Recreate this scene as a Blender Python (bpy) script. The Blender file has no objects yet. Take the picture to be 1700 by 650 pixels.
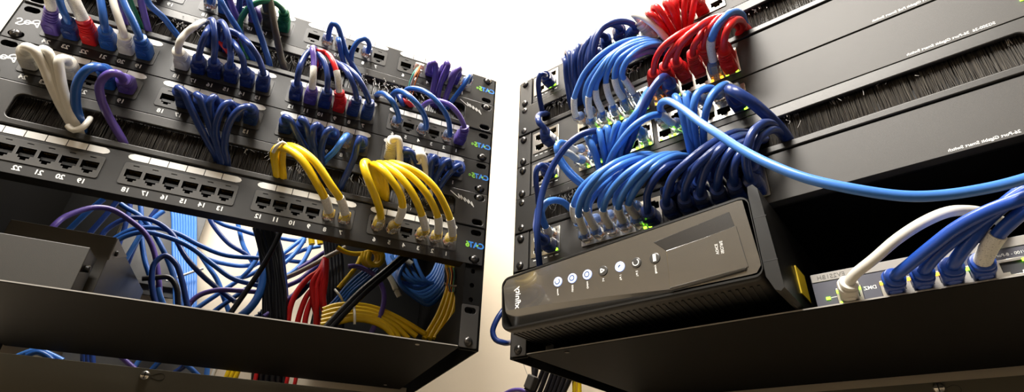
import bpy, bmesh, math, random
from mathutils import Vector, Matrix
random.seed(7)
C = bpy.context.scene.collection
MM = 0.001
U = 44.45
CAMZ = 1.15
# ------------------------------------------------------------------ survey of the place (millimetres)
FPX = 894.847; PITCH = -0.52516; ROLL = 0.04119
YAW = {'L': -0.38343, 'R': 0.69467}
def rot(yaw, pitch, roll):
    Ry = Matrix(((math.cos(yaw),0,math.sin(yaw)),(0,1,0),(-math.sin(yaw),0,math.cos(yaw))))
    Rx = Matrix(((1,0,0),(0,math.cos(pitch),-math.sin(pitch)),(0,math.sin(pitch),math.cos(pitch))))
    Rz = Matrix(((math.cos(roll),-math.sin(roll),0),(math.sin(roll),math.cos(roll),0),(0,0,1)))
    return Rz @ Rx @ Ry
MR = {s: rot(YAW[s], PITCH, ROLL) for s in 'LR'}
TR = {'L': Vector((-466.46992, -263.02157, 562.86204)), 'R': Vector((11.31472, -147.98421, 712.14612))}
M0 = rot(0, PITCH, ROLL)
ORG = {}
for s in 'LR':
    o = M0.transposed() @ TR[s]
    ORG[s] = Vector((o.x*MM, o.z*MM, CAMZ - o.y*MM))
def un(s, px, py, w=None, v=None):
    """a sighting from the survey, at depth w in front of a rack's face (or height v): rack coordinates u, v, w"""
    d = MR[s].transposed() @ Vector(((px-850)/FPX, (py-325)/FPX, 1))
    o = -(MR[s].transposed() @ TR[s])
    k = (-w-o.z)/d.z if w is not None else (v-o.y)/d.y
    p = o + k*d
    return Vector((p.x, p.y, -p.z))
def loc(p):                       # rack coordinates (mm) -> rack-local metres: X along, Y into the rack, Z up
    return Vector((p[0]*MM, -p[2]*MM, -p[1]*MM))
# ------------------------------------------------------------------ materials
MATS = {}
def mat(name, col, rough=.5, metal=0., spec=.5, emit=None, es=0, trans=0., bump=None, coat=0., var=0., ior=1.45, alpha=1.):
    if name in MATS: return MATS[name]
    m = bpy.data.materials.new(name); m.use_nodes = True
    nt = m.node_tree; b = nt.nodes['Principled BSDF']
    b.inputs['Base Color'].default_value = (*col, 1)
    b.inputs['Roughness'].default_value = rough
    b.inputs['Metallic'].default_value = metal
    b.inputs['Specular IOR Level'].default_value = spec
    b.inputs['Transmission Weight'].default_value = trans
    b.inputs['Coat Weight'].default_value = coat
    b.inputs['IOR'].default_value = ior
    if emit:
        b.inputs['Emission Color'].default_value = (*emit, 1); b.inputs['Emission Strength'].default_value = es
    if var or bump:
        tc = nt.nodes.new('ShaderNodeTexCoord')
        n = nt.nodes.new('ShaderNodeTexNoise'); n.inputs['Scale'].default_value = bump[0] if bump else 60
        n.inputs['Detail'].default_value = 3
        nt.links.new(tc.outputs['Object'], n.inputs['Vector'])
        if bump:
            bp = nt.nodes.new('ShaderNodeBump'); bp.inputs['Strength'].default_value = bump[1]; bp.inputs['Distance'].default_value = .0004
            nt.links.new(n.outputs['Fac'], bp.inputs['Height']); nt.links.new(bp.outputs['Normal'], b.inputs['Normal'])
        if var:
            mx = nt.nodes.new('ShaderNodeMix'); mx.data_type = 'RGBA'
            mx.inputs[6].default_value = (*[c*(1-var) for c in col], 1); mx.inputs[7].default_value = (*[min(1, c*(1+var)) for c in col], 1)
            nt.links.new(n.outputs['Fac'], mx.inputs[0]); nt.links.new(mx.outputs[2], b.inputs['Base Color'])
    MATS[name] = m
    return m
panel_m = mat('black_powder_coat', (.016,.0145,.0125), .44, .15, .5, bump=(2600,.22), var=.15)
bezel_m = mat('grey_jack_plastic', (.048,.045,.040), .45, var=.08)
brushplate_m = mat('satin_black_steel', (.035,.033,.03), .36, .35, .6, bump=(2600,.12))
switch_m = mat('charcoal_switch_paint', (.050,.047,.043), .46, .25, .42, bump=(3000,.22), var=.08)
rack_m = mat('black_rack_steel', (.0045,.0042,.0037), .6, 0, .1, bump=(1800,.2), var=.2)
black_m = mat('black_plastic', (.005,.005,.005), .4)
cavity_m = mat('dark_cavity', (.006,.006,.006), .6)
contact_m = mat('gold_contact', (.55,.38,.12), .35, 1)
nickel_m = mat('nickel_shield', (.72,.68,.58), .28, 1, var=.1)
screw_m = mat('black_oxide_screw', (.09,.085,.08), .28, .9)
steel_m = mat('zinc_screw', (.6,.57,.52), .3, 1)
white_m = mat('white_print', (.80,.79,.75), .6)
window_m = mat('label_card', (.82,.81,.77), .35, var=.05)
bristle_m = mat('black_bristle', (.026,.022,.018), .36, 0, .9)
bristle2_m = mat('lighter_bristle', (.055,.048,.038), .36, 0, .9)  # second, lighter bristle tone
lit_hair_m = mat('frayed_bristle', (.40,.38,.35), .3, 0, 1.)  # pale grey paints the light caught by bent hairs and upper ends
clear_m = mat('clear_polycarbonate', (.93,.95,.96), .10, 0, .6, trans=.84, ior=1.45)
sleeve_m = mat('printed_label_sleeve', (.74,.72,.66), .5, bump=(900,.1), var=.12)
wall_m = mat('cream_wall_paint', (.71,.615,.48), .85, 0, .25, bump=(350,.12), var=.015)
ceil_m = mat('ceiling_paint', (.85,.84,.8), .9)
floor_m = mat('dark_carpet_tile', (.028,.026,.024), .95, bump=(900,.6), var=.3)
gloss_m = mat('glossy_black_plastic', (.012,.011,.010), .16, 0, .9, coat=.8)
modem_m = mat('satin_black_plastic', (.010,.0095,.0085), .34, 0, .4)
green_m = mat('green_led', (.1,.5,.02), .3, emit=(.25,1,.02), es=5)
orange_m = mat('amber_led', (.6,.25,.02), .3, emit=(1,.33,.01), es=5)
ledw_m = mat('pale_blue_led', (.5,.6,.9), .3, emit=(.38,.52,1), es=.75)
hub_m = mat('blue_grey_bezel', (.075,.075,.095), .5, .1, var=.1)
hubtop_m = mat('pale_grey_bezel', (.30,.28,.25), .5, .1)
logoB_m = mat('logo_blue', (.03,.20,.62), .5)
logoG_m = mat('logo_green', (.22,.55,.05), .5)
yellowtag_m = mat('yellow_sticker', (.75,.52,.02), .5)
def speckle(m):
    nt=m.node_tree; b=nt.nodes['Principled BSDF']; n=nt.nodes.new('ShaderNodeTexNoise'); n.inputs['Scale'].default_value=1400; n.inputs['Detail'].default_value=1
    tc=nt.nodes.new('ShaderNodeTexCoord'); nt.links.new(tc.outputs['Object'],n.inputs['Vector'])
    r=nt.nodes.new('ShaderNodeValToRGB'); r.color_ramp.elements[0].position=.60; r.color_ramp.elements[1].position=.64
    r.color_ramp.elements[0].color=(.74,.72,.66,1); r.color_ramp.elements[1].color=(.46,.45,.42,1)
    nt.links.new(n.outputs['Fac'],r.inputs[0]); nt.links.new(r.outputs[0],b.inputs['Base Color'])
speckle(sleeve_m)
tie_m = mat('white_nylon', (.78,.76,.70), .4)
CAB = {
 'navy': mat('navy_pvc', (.013,.036,.165), .29, 0, .5, var=.12),
 'blue': mat('blue_pvc', (.016,.085,.32), .30, 0, .5, var=.1),
 'royal blue': mat('royal_blue_pvc', (.016,.068,.36), .3, 0, .5, var=.08),
 'light blue': mat('light_blue_pvc', (.058,.20,.60), .30, 0, .5, var=.08),
 'purple': mat('purple_pvc', (.095,.060,.28), .31, 0, .5, var=.1),
 'white': mat('white_pvc', (.72,.69,.61), .36, 0, .5, var=.04),
 'red': mat('red_pvc', (.58,.014,.016), .33, 0, .5, var=.1),
 'yellow': mat('yellow_pvc', (.78,.52,.006), .36, 0, .5, var=.06),
 'green': mat('green_pvc', (.006,.12,.055), .35, 0, .5, var=.1),
 'black': mat('black_pvc', (.004,.0035,.006), .36, 0, .5, var=.2),
 'olive': mat('olive_pvc', (.055,.048,.036), .36, 0, .5, var=.1),
 'grey': mat('grey_pvc', (.30,.27,.23), .4, 0, .5, var=.1),
 'orange': mat('orange_wire', (.75,.22,.04), .4),
 'mint': mat('mint_wire', (.12,.55,.38), .4),
}
# ------------------------------------------------------------------ mesh helpers: everything is written in rack millimetres (u right, v down, w out of the face)
class MB:
    def __init__(s): s.v=[]; s.f=[]; s.mi=[]; s.m=0
    def add(s, vs, fs):
        o=len(s.v); s.v+= [tuple(p) for p in vs]; s.f+=[tuple(i+o for i in f) for f in fs]; s.mi+=[s.m]*len(fs)
    def box(s, u0,u1,v0,v1,w0,w1):
        p=[(u,v,w) for u in (u0,u1) for v in (v0,v1) for w in (w0,w1)]
        s.add(p, [(0,1,3,2),(4,6,7,5),(0,4,5,1),(2,3,7,6),(0,2,6,4),(1,5,7,3)])
    def prism(s, pts, w0, w1, cap=True, back=True):          # outline in (u,v) swept along w
        n=len(pts); vs=[(a,b,w0) for a,b in pts]+[(a,b,w1) for a,b in pts]
        fs=[(i,(i+1)%n,n+(i+1)%n,n+i) for i in range(n)]
        if back: fs.append(tuple(range(n))[::-1])
        if cap: fs.append(tuple(range(n,2*n)))
        s.add(vs,fs)
    def disc(s, u,v,w0,w1,r,n=20, dome=0., r1=None):
        r1=r if r1 is None else r1
        vs=[];rings=[(w0,r),(w1,r1)]
        if dome:
            for k in (1,2,3):
                a=k*math.pi/8; rings.append((w1+dome*math.sin(a), r1*math.cos(a)))
        for w,q in rings: vs+=[(u+q*math.cos(2*math.pi*i/n), v+q*math.sin(2*math.pi*i/n), w) for i in range(n)]
        fs=[]
        for k in range(len(rings)-1):
            fs+=[(k*n+i,k*n+(i+1)%n,(k+1)*n+(i+1)%n,(k+1)*n+i) for i in range(n)]
        fs.append(tuple(range((len(rings)-1)*n,len(rings)*n))); fs.append(tuple(range(n))[::-1])
        s.add(vs,fs)
    def quad(s,a,b,c,d): s.add([a,b,c,d],[(0,1,2,3)])
    def sweep(s, P, N, B, prof, cap=True):                  # prof(i) -> ring of (x,y) in the N,B plane
        rings=[]
        for i,p in enumerate(P): rings.append([p+N[i]*x+B[i]*y for x,y in prof(i)])
        n=len(rings[0]); vs=[q for r in rings for q in r]
        fs=[(k*n+i,k*n+(i+1)%n,(k+1)*n+(i+1)%n,(k+1)*n+i) for k in range(len(P)-1) for i in range(n)]
        if cap: fs.append(tuple(range(n))[::-1]); fs.append(tuple(range((len(P)-1)*n,len(P)*n)))
        s.add(vs,fs)
    def build(s, name, m, parent=None, org=(0,0,0), smooth=False, bevel=0., me=None):
        me=bpy.data.meshes.new(name)
        oo=Vector(org)
        me.from_pydata([loc(Vector(p)-oo) for p in s.v],[],s.f)
        for x in (m if isinstance(m,(list,tuple)) else [m]): me.materials.append(x)
        me.polygons.foreach_set('material_index', s.mi)
        bm=bmesh.new(); bm.from_mesh(me); bmesh.ops.recalc_face_normals(bm, faces=bm.faces); bm.to_mesh(me); bm.free()
        if smooth:
            me.polygons.foreach_set('use_smooth',[True]*len(me.polygons))
            me.set_sharp_from_angle(angle=math.radians(40))
        return link(name, me, parent, bevel)
def link(name, me, parent=None, bevel=0.):
    o=bpy.data.objects.new(name, me); C.objects.link(o)
    if parent: o.parent=parent
    if bevel:
        b=o.modifiers.new('edge','BEVEL'); b.width=bevel*MM; b.segments=2; b.limit_method='ANGLE'
    return o
def thing(name, label, cat, s=None, p=(0,0,0), group=None):
    o=bpy.data.objects.new(name, None); C.objects.link(o); o.empty_display_size=.01
    if s:
        o.rotation_euler=(0,0,-YAW[s]); o.location=ORG[s]+Matrix.Rotation(-YAW[s],3,'Z')@loc(p)
    o['label']=label; o['category']=cat
    if group: o['group']=group
    return o
def rrect(u0,u1,v0,v1,r,n=5):
    out=[]
    for cx,cy,a0 in ((u1-r,v1-r,0),(u0+r,v1-r,90),(u0+r,v0+r,180),(u1-r,v0+r,270)):
        for k in range(n+1):
            a=math.radians(a0+90*k/n); out.append((cx+r*math.cos(a),cy+r*math.sin(a)))
    return out
def plate(name, outline, holes, w0, w1, m, parent, org, bevel=0.):
    """flat plate with cut-outs, filled by the curve filler, w0..w1 thick"""
    cu=bpy.data.curves.new(name,'CURVE'); cu.dimensions='2D'; cu.fill_mode='BOTH'
    cu.extrude=abs(w1-w0)/2*MM-bevel*MM; cu.bevel_depth=bevel*MM; cu.bevel_resolution=2; cu.offset=-bevel*MM
    for pts in [outline]+holes:
        sp=cu.splines.new('POLY'); sp.points.add(len(pts)-1); sp.use_cyclic_u=True
        for q,(a,b) in zip(sp.points,pts): q.co=((a-org[0])*MM, -(b-org[1])*MM, 0, 1)
    t=bpy.data.objects.new('t',cu); C.objects.link(t)
    dg=bpy.context.evaluated_depsgraph_get(); me=bpy.data.meshes.new_from_object(t.evaluated_get(dg))
    bpy.data.objects.remove(t); bpy.data.curves.remove(cu)
    wm=(w0+w1)/2-org[2]
    for q in me.vertices: x,y,z=q.co; q.co=(x,-(wm*MM+z),y)
    bm=bmesh.new(); bm.from_mesh(me); bmesh.ops.remove_doubles(bm,verts=bm.verts,dist=1e-6); bmesh.ops.recalc_face_normals(bm,faces=bm.faces); bm.to_mesh(me); bm.free()
    me.name=name; me.materials.clear(); me.materials.append(m)
    return link(name,me,parent)
TX={}
def text_mesh(txt, h, shear=0., bold=.0, ang=0., spacing=1.):
    """mirrored lettering, as the place shows it; local X right, Z up, facing -Y"""
    k=(txt,h,shear,bold,ang,spacing)
    if k in TX: return TX[k]
    cu=bpy.data.curves.new('txt','FONT'); cu.body=txt; cu.size=h*1.38*MM; cu.align_x='CENTER'; cu.align_y='CENTER'; cu.shear=shear
    cu.extrude=.06*MM; cu.offset=bold*MM; cu.resolution_u=4; cu.space_character=spacing
    t=bpy.data.objects.new('t',cu); C.objects.link(t)
    dg=bpy.context.evaluated_depsgraph_get(); me=bpy.data.meshes.new_from_object(t.evaluated_get(dg))
    bpy.data.objects.remove(t); bpy.data.curves.remove(cu)
    ca,sa=math.cos(ang),math.sin(ang)
    for q in me.vertices:
        x,y,z=q.co; x=-x; x,y=ca*x-sa*y,sa*x+ca*y; q.co=(x,-z,y)
    bm=bmesh.new(); bm.from_mesh(me); bmesh.ops.recalc_face_normals(bm,faces=bm.faces); bm.to_mesh(me); bm.free()
    me.materials.clear(); TX[k]=me
    return me
def text(name, txt, h, p, m, parent, org, **k):
    me=text_mesh(txt,h,**k)
    if me.users and me.materials and me.materials[0]!=m: me=me.copy(); me.materials.clear()
    if not me.materials: me.materials.append(m)
    o=link(name,me,parent); o.location=loc(Vector(p)-Vector(org)); return o
def inst(name, me, parent, p, org):
    o=link(name,me,parent); o.location=loc(Vector(p)-Vector(org)); return o
# ------------------------------------------------------------------ curves through points
def spline(pts, step=2.5):
    P=[Vector(p) for p in pts]; Q=[P[0]*2-P[1]]+P+[P[-1]*2-P[-2]]; out=[]
    for i in range(1,len(Q)-2):
        a,b,c,d=Q[i-1:i+3]
        t0=0;t1=t0+max(1e-3,(b-a).length)**.5;t2=t1+max(1e-3,(c-b).length)**.5;t3=t2+max(1e-3,(d-c).length)**.5
        n=max(2,int((c-b).length/step))
        for k in range(n):
            t=t1+(t2-t1)*k/n
            A1=a*((t1-t)/(t1-t0))+b*((t-t0)/(t1-t0)); A2=b*((t2-t)/(t2-t1))+c*((t-t1)/(t2-t1)); A3=c*((t3-t)/(t3-t2))+d*((t-t2)/(t3-t2))
            B1=A1*((t2-t)/(t2-t0))+A2*((t-t0)/(t2-t0)); B2=A2*((t3-t)/(t3-t1))+A3*((t-t1)/(t3-t1))
            out.append(B1*((t2-t)/(t2-t1))+B2*((t-t1)/(t2-t1)))
    out.append(P[-1]); return out
def frames(P, up=Vector((1,0,0))):
    T=[((P[min(i+1,len(P)-1)]-P[max(i-1,0)]).normalized()) for i in range(len(P))]
    n=up-T[0]*up.dot(T[0]); n=n.normalized() if n.length>1e-4 else T[0].orthogonal().normalized()
    N=[n]
    for i in range(1,len(P)):
        q=N[-1]-T[i]*N[-1].dot(T[i]); N.append(q.normalized() if q.length>1e-5 else N[-1])
    return T,N,[T[i].cross(N[i]) for i in range(len(P))]
def arcs(P):
    L=[0]
    for a,b in zip(P,P[1:]): L.append(L[-1]+(b-a).length)
    return L
def sub(P,L,a,b,n=14):
    out=[]
    for k in range(n):
        t=a+(b-a)*k/(n-1); i=0
        while i<len(L)-2 and L[i+1]<t: i+=1
        q=(t-L[i])/max(1e-6,L[i+1]-L[i]); out.append(P[i]+(P[i+1]-P[i])*q)
    return out
def circ(r,n=10): return [(r*math.cos(2*math.pi*i/n),r*math.sin(2*math.pi*i/n)) for i in range(n)]
def srect(a,b,n=16,e=.45):
    o=[]
    for i in range(n):
        t=2*math.pi*i/n; c,s=math.cos(t),math.sin(t)
        o.append((a*math.copysign(abs(c)**e,c), b*math.copysign(abs(s)**e,s)))
    return o
def tube(name, P, r, m, parent, org, n=10, r0=None):
    T,N,B=frames(P); b=MB(); b.sweep(P,N,B,lambda i:circ(r,n)); return b.build(name,m,parent,org,True)
# ------------------------------------------------------------------ room
def corner(wl):
    a=ORG['L']+Matrix.Rotation(-YAW['L'],3,'Z')@loc((0,0,wl)); b=ORG['R']+Matrix.Rotation(-YAW['R'],3,'Z')@loc((0,0,wl))
    da=Matrix.Rotation(-YAW['L'],3,'Z')@Vector((1,0,0)); db=Matrix.Rotation(-YAW['R'],3,'Z')@Vector((1,0,0))
    det=da.x*-db.y+db.x*da.y; t=((b.x-a.x)*-db.y+db.x*(b.y-a.y))/det
    p=a+da*t; return Vector((p.x,p.y,0)),da,db
WALLW=-312
CO,DA,DB=corner(WALLW)
NA=Vector((DA.y,-DA.x,0)); NB=Vector((DB.y,-DB.x,0))
A=CO-DA*3.2; B=CO+DB*3.4; E1=A+NA*4.2; E2=B+NB*4.2
HC=2.55
def wallmesh(name,p,q,out):
    me=bpy.data.meshes.new(name); d=out*.1
    v=[(p.x,p.y,0),(q.x,q.y,0),(q.x,q.y,HC),(p.x,p.y,HC)]; v+=[(a+d.x,b+d.y,c) for a,b,c in v]
    me.from_pydata(v,[],[(0,1,2,3),(7,6,5,4),(0,4,5,1),(1,5,6,2),(2,6,7,3),(3,7,4,0)]); me.materials.append(wall_m)
    o=link(name,me); o['kind']='structure'; return o
wallmesh('wall_left',A,CO,-NA); wallmesh('wall_right',CO,B,-NB)
foot=[CO,B,E2,E1,A]
def side(name,p,q):
    d=(q-p).normalized(); wallmesh(name,p,q,Vector((d.y,-d.x,0))*-1)
side('wall_east',B,E2); side('wall_back',E2,E1); side('wall_west',E1,A)
for nm,z0,z1,m in (('floor',-.1,0,floor_m),('ceiling',HC,HC+.1,ceil_m)):
    me=bpy.data.meshes.new(nm); n=len(foot)
    me.from_pydata([(p.x,p.y,z0) for p in foot]+[(p.x,p.y,z1) for p in foot],[],[tuple(range(n)),tuple(range(n,2*n))]+[(i,(i+1)%n,n+(i+1)%n,n+i) for i in range(n)])
    me.materials.append(m); o=link(nm,me); o['kind']='structure'
# ------------------------------------------------------------------ shared small parts
def screw_me():
    b=MB(); b.disc(0,0,0,1.2,4.4,24,dome=2.2); b.m=1
    b.box(-2.2,2.2,-.45,.45,2.6,3.55); b.box(-.45,.45,-2.2,2.2,2.6,3.55)
    o=b.build('screw',[screw_m,black_m],None,smooth=True); me=o.data; bpy.data.objects.remove(o); return me
SCREW=screw_me()
T=[(-6.3,-5.6),(6.3,-5.6),(6.3,1.8),(4.1,1.8),(4.1,4.4),(2.1,4.4),(2.1,6.3),(-2.1,6.3),(-2.1,4.4),(-4.1,4.4),(-4.1,1.8),(-6.3,1.8)]
def jack_me():
    b=MB(); b.prism(T,-9,.9,cap=False)
    for k in range(8): b.m=1; b.box(-4.2+k*1.2-.22,-4.2+k*1.2+.22,-5.3,-4.7,-8,-1.5)
    b.m=0; b.box(-5.4,5.4,-1.2,1.6,-7.5,-2.2)
    o=b.build('jack',[black_m,contact_m]); me=o.data; bpy.data.objects.remove(o); return me
JACK=jack_me()
RP=[(-5.9,-4.2),(5.9,-4.2),(5.9,2.6),(2.8,2.6),(2.8,4.4),(-2.8,4.4),(-2.8,2.6),(-5.9,2.6)]
def port_me():
    b=MB(); b.prism(RP,-11,.3,cap=False)
    for k in range(8): b.m=1; b.box(-3.8+k*1.08-.2,-3.8+k*1.08+.2,-4,-3.4,-9,-2)
    o=b.build('port',[cavity_m,contact_m]); me=o.data; bpy.data.objects.remove(o); return me
PORT=port_me()
def led_me(m,nm):
    b=MB(); b.box(-1.3,1.3,-.9,.9,0,.7); o=b.build(nm,m); me=o.data; bpy.data.objects.remove(o); return me
LEDG=led_me(green_m,'lg'); LEDO=led_me(orange_m,'lo')
def slot(u,v): return rrect(u-6.2,u+6.2,v-3.3,v+3.3,3.25,6)
def pu(n): k=24-n; return 34.183+(k//6)*110.213+(k%6)*15.342
VP=23.5
PIDX={'P1':0,'P2':2,'P3':3,'P4':5}
RANK={'P1':'top','P2':'second','P3':'third','P4':'lowest'}
def stroke(name,pts,wd,m,parent,org,w=.12):
    b=MB()
    for (a,c),(d,e) in zip(pts,pts[1:]):
        L=math.hypot(d-a,e-c) or 1; x=-(e-c)/L*wd/2; y=(d-a)/L*wd/2
        b.prism([(a+x,c+y),(d+x,e+y),(d-x,e-y),(a-x,c-y)],0,w)
    return b.build(name,m,parent,org)
def patch_panel(P,screws,lab):
    i=PIDX[P]; v0=i*U; org=(0,v0+U,0)
    t=thing('patch_bay',lab,'patch panel','L',org,'24-port patch panels')
    S=[slot(u,v0+v) for u in (9.5,473.1) for v in (6.35,38.1)]
    H=[rrect(pu(24-6*g)-6.6,pu(19-6*g)+6.6,v0+16.5,v0+31.5,.5,1) for g in range(4)]
    plate('faceplate',rrect(0,482.6,v0+.4,v0+43.8,1.5,3),S+H,-1.8,0,panel_m,t,org,.25)
    b=MB(); b.box(20,462,v0+42.4,v0+43.7,-16,-1.7); b.build('bottom_flange',panel_m,t,org,bevel=.3)
    b=MB(); b.box(20,462,v0+.6,v0+1.8,-16,-1.7); b.build('top_flange',panel_m,t,org,bevel=.3)
    b=MB(); b.box(22,460,v0+12,v0+35,-30,-20); b.build('circuit_board',mat('green_circuit_board',(.01,.05,.02),.5),t,org)
    nums={}
    for g in range(4):
        a,z=pu(24-6*g),pu(19-6*g)
        holes=[[(pu(24-6*g-k)+x,v0+VP+y) for x,y in T] for k in range(6)]
        holes+=[rrect(pu(24-6*g-k)-2.4,pu(24-6*g-k)+2.4,v0+VP-10.3,v0+VP-9.2,.3,1) for k in range(6)]
        bz=plate('jack_bezel',rrect(a-9.3,z+9.3,v0+11,v0+33.2,2.2,4),holes,.05,.75,bezel_m,t,org,.2)
        plate('bezel_gap',rrect(a-10.3,z+10.3,v0+10,v0+34.2,2.8,4),[rrect(a-9.3,z+9.3,v0+11,v0+33.2,2.2,4)],0,.12,black_m,bz,org)
        b=MB()
        for k in range(6):
            u=pu(24-6*g-k); b.box(u-2.4,u+2.4,v0+VP-10.3,v0+VP-9.2,.06,.3)
        b.build('latch_slot',black_m,bz,org)
        b=MB()
        for k in range(6):
            u=pu(24-6*g-k); x0=u-7.3; x1=u+7.3
            if k==0: q=[(x1,v0+7.9),(x0+2,v0+7.9),(x0-1.2,v0+6.6),(x0-2.2,v0+4.7),(x0-1.2,v0+2.8),(x0+2,v0+1.5),(x1,v0+1.5)]
            elif k==5: q=[(x0,v0+1.5),(x1-2,v0+1.5),(x1+1.2,v0+2.8),(x1+2.2,v0+4.7),(x1+1.2,v0+6.6),(x1-2,v0+7.9),(x0,v0+7.9)]
            else: q=[(x0,v0+1.5),(x1,v0+1.5),(x1,v0+7.9),(x0,v0+7.9)]
            b.prism(q,0,.35)
        b.build('label_strip',window_m,t,org)
    for n in range(24,0,-1):
        inst('jack',JACK,t,(pu(n),v0+VP,0),org)
        text('port_number',str(n),4.5,(pu(n)+(-1.4 if P!='P4' else -.4),v0+38.2,.15),white_m,t,org,bold=.18)
    for u,v in screws: inst('screw',SCREW,t,(u,v0+v,0),org)
    # category mark on the right ear
    text('category_mark','CAT',6.6,(474.5,v0+21.8,.15),logoB_m,t,org,shear=.1,bold=.35)
    text('category_digit','6' if P=='P4' else '5',6.6,(464.2,v0+21.8,.15),logoG_m,t,org,shear=.1,bold=.35)
    if P!='P4': text('category_letter','e',5.2,(459.6,v0+21.4,.15),logoG_m,t,org,bold=.05)
    b=MB(); b.prism([(475.2,v0+23.6),(473.4,v0+20.6),(477,v0+20.6)],.1,.3); b.build('category_dot',logoG_m,t,org)
    # handwritten script on the left ear
    SC=[[(105,152),(130,165),(158,160),(182,150),(205,158),(228,160),(242,170),(250,187),(258,172),(266,158),(276,149),(255,139),(226,143),(222,152),(240,160),(262,158)],
        [(114,126),(138,122),(150,132),(140,144),(118,150),(106,160)],[(186,136),(166,148),(172,160),(196,162),(206,148),(190,137)],[(208,146),(214,160),(228,150)]]
    for q in SC: stroke('script_logo',[(lambda g:(g.x,g.y-2*U+v0))(un('L',a/4.0667,c/4.0667,0)) for a,c in [(s_.x,s_.y) for s_ in spline([(x_,y_,0) for x_,y_ in q],3)]],1.05,white_m,t,org)
    return t
def hairs(b,u0,u1,v0,v1,w0,n,lean=.55,out=.7,wd=.16):
    for k in range(n):
        u=u0+(u1-u0)*(k+random.random())/n; L=(v1-v0)*random.uniform(.90,1.0); du=random.gauss(0,lean); w=w0+random.uniform(-1.5,1.5); dw=random.uniform(-.3,out)
        a=(u,v0,w); m_=(u+du*.4,v0+L*.55,w+dw*.3); c=(u+du,v0+L,w+dw)
        vs=[]
        for (x,y,z),q in ((a,wd),(m_,wd),(c,wd*.5)):
            vs+=[(x-q,y,z),(x+q*.6,y,z+q),(x+q*.6,y,z-q)]
        b.add(vs,[(0,1,4,3),(1,2,5,4),(2,0,3,5),(3,4,7,6),(4,5,8,7),(5,3,6,8)])
def fray(b,u,v,n,spread=6,L=14,w0=0):
    n=int(n*.45); L*=.75
    for k in range(n):
        x=u+random.gauss(0,spread); y=v+random.gauss(0,4); a=random.gauss(0,.3)
        l=random.uniform(.5,1)*L; o=random.uniform(1,6)
        p=[(x,y,w0+1),(x+l*.5*math.sin(a)+random.gauss(0,.6),y+l*.45,w0+1+o*.8),(x+l*math.sin(a)*1.3,y+l*.8*math.cos(a),w0+1+o)]
        q=.24; vs=[]
        for (c,d,e) in p: vs+=[(c-q,d,e),(c+q*.6,d,e+q),(c+q*.6,d,e-q)]
        b.add(vs,[(0,1,4,3),(1,2,5,4),(2,0,3,5),(3,4,7,6),(4,5,8,7),(5,3,6,8)])
def brush_panel(s,i,lab,screws,frays,logo=True,uo=(37,445)):
    v0=i*U; org=(0,v0+U,0); t=thing('brush_panel',lab,'brush panel',s,org,'cable brush panels')
    S=[slot(u,v0+v) for u in (9.5,473.1) for v in (6.35,38.1)] if s=='L' else []
    plate('faceplate',rrect(0,482.6,v0+.4,v0+43.9,1.2,3),S+[rrect(uo[0],uo[1],v0+11.8,v0+37.2,5,6)],-2.2,1.6,brushplate_m,t,org,1.1)
    b=MB(); b.box(20,462,v0+42.4,v0+43.8,-14,-2); b.box(20,462,v0+.6,v0+2,-14,-2); b.build('flange',panel_m,t,org)
    b=MB(); b.box(uo[0]-3,uo[1]+3,v0+8,v0+40,-13,-9.5); b.build('brush_holder',black_m,t,org)
    b=MB()
    for q in range(9): b.m=q%3==0; hairs(b,uo[0]-2,uo[1]+2,v0+9.5,v0+37.5,-6,230,wd=.26)
    o=b.build('bristles',[bristle_m,bristle2_m],t,org); o['kind']='stuff'
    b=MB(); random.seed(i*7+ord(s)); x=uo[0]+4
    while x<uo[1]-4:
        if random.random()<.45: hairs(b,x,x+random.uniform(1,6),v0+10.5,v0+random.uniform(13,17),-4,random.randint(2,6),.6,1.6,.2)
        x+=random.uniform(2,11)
    o=b.build('lit_bristle_tips',lit_hair_m,t,org); o['kind']='stuff'  # extra pale hairs put the light on the bristle tops into colour
    b=MB()
    for u,v,n,sp,L in frays: fray(b,u,v0+v,n,sp,L,-3)
    if b.v: o=b.build('frayed_bristles',lit_hair_m,t,org); o['kind']='stuff'
    for u,v in screws: inst('screw',SCREW,t,(u,v0+v,0),org)
    if logo:
        pts=[(438,v0+5.5)]
        for k in range(5): pts+= [(448+4.4*k,v0+12.2+1.6*k),(446.2+4.4*k,v0+6.8+1.7*k)] if k else [(449.5,v0+13.0),(447.4,v0+7.4)]
        pts.append((467,v0+20)); stroke('zigzag_logo',pts,.9,white_m,t,org,w=1.85)
    return t
R2=473.1
patch_panel('P1',[(R2,6.35),(9.5,38.1)],'black 24-port patch panel at the very top of the left rack')
brush_panel('L',1,'upper black brush panel of the left rack, under the top patch panel',[(R2,6.35)],[(60,14,40,8,13),(120,12,90,14,14),(150,12,60,8,14),(230,16,110,14,16),(262,14,60,6,15),(352,12,110,14,16),(385,12,60,8,14),(318,14,40,5,14)])
patch_panel('P2',[(R2,38.1),(9.5,38.1)],'black 24-port patch panel, second patch panel from the top of the left rack')
patch_panel('P3',[(R2,38.1),(9.5,38.1)],'black 24-port patch panel holding blue and white looped cables, third from the top')
brush_panel('L',4,'lower black brush panel of the left rack, above the lowest patch panel',[(R2,6.35)],[(112,12,18,2,12),(226,12,14,2,14),(250,14,12,3,14),(283,20,70,7,15),(352,16,50,5,18),(395,22,60,6,14),(412,22,60,7,14),(330,14,30,8,15)])
patch_panel('P4',[(R2,38.1)],'black 24-port patch panel marked CAT6, lowest of the left rack, with yellow cables')
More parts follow.
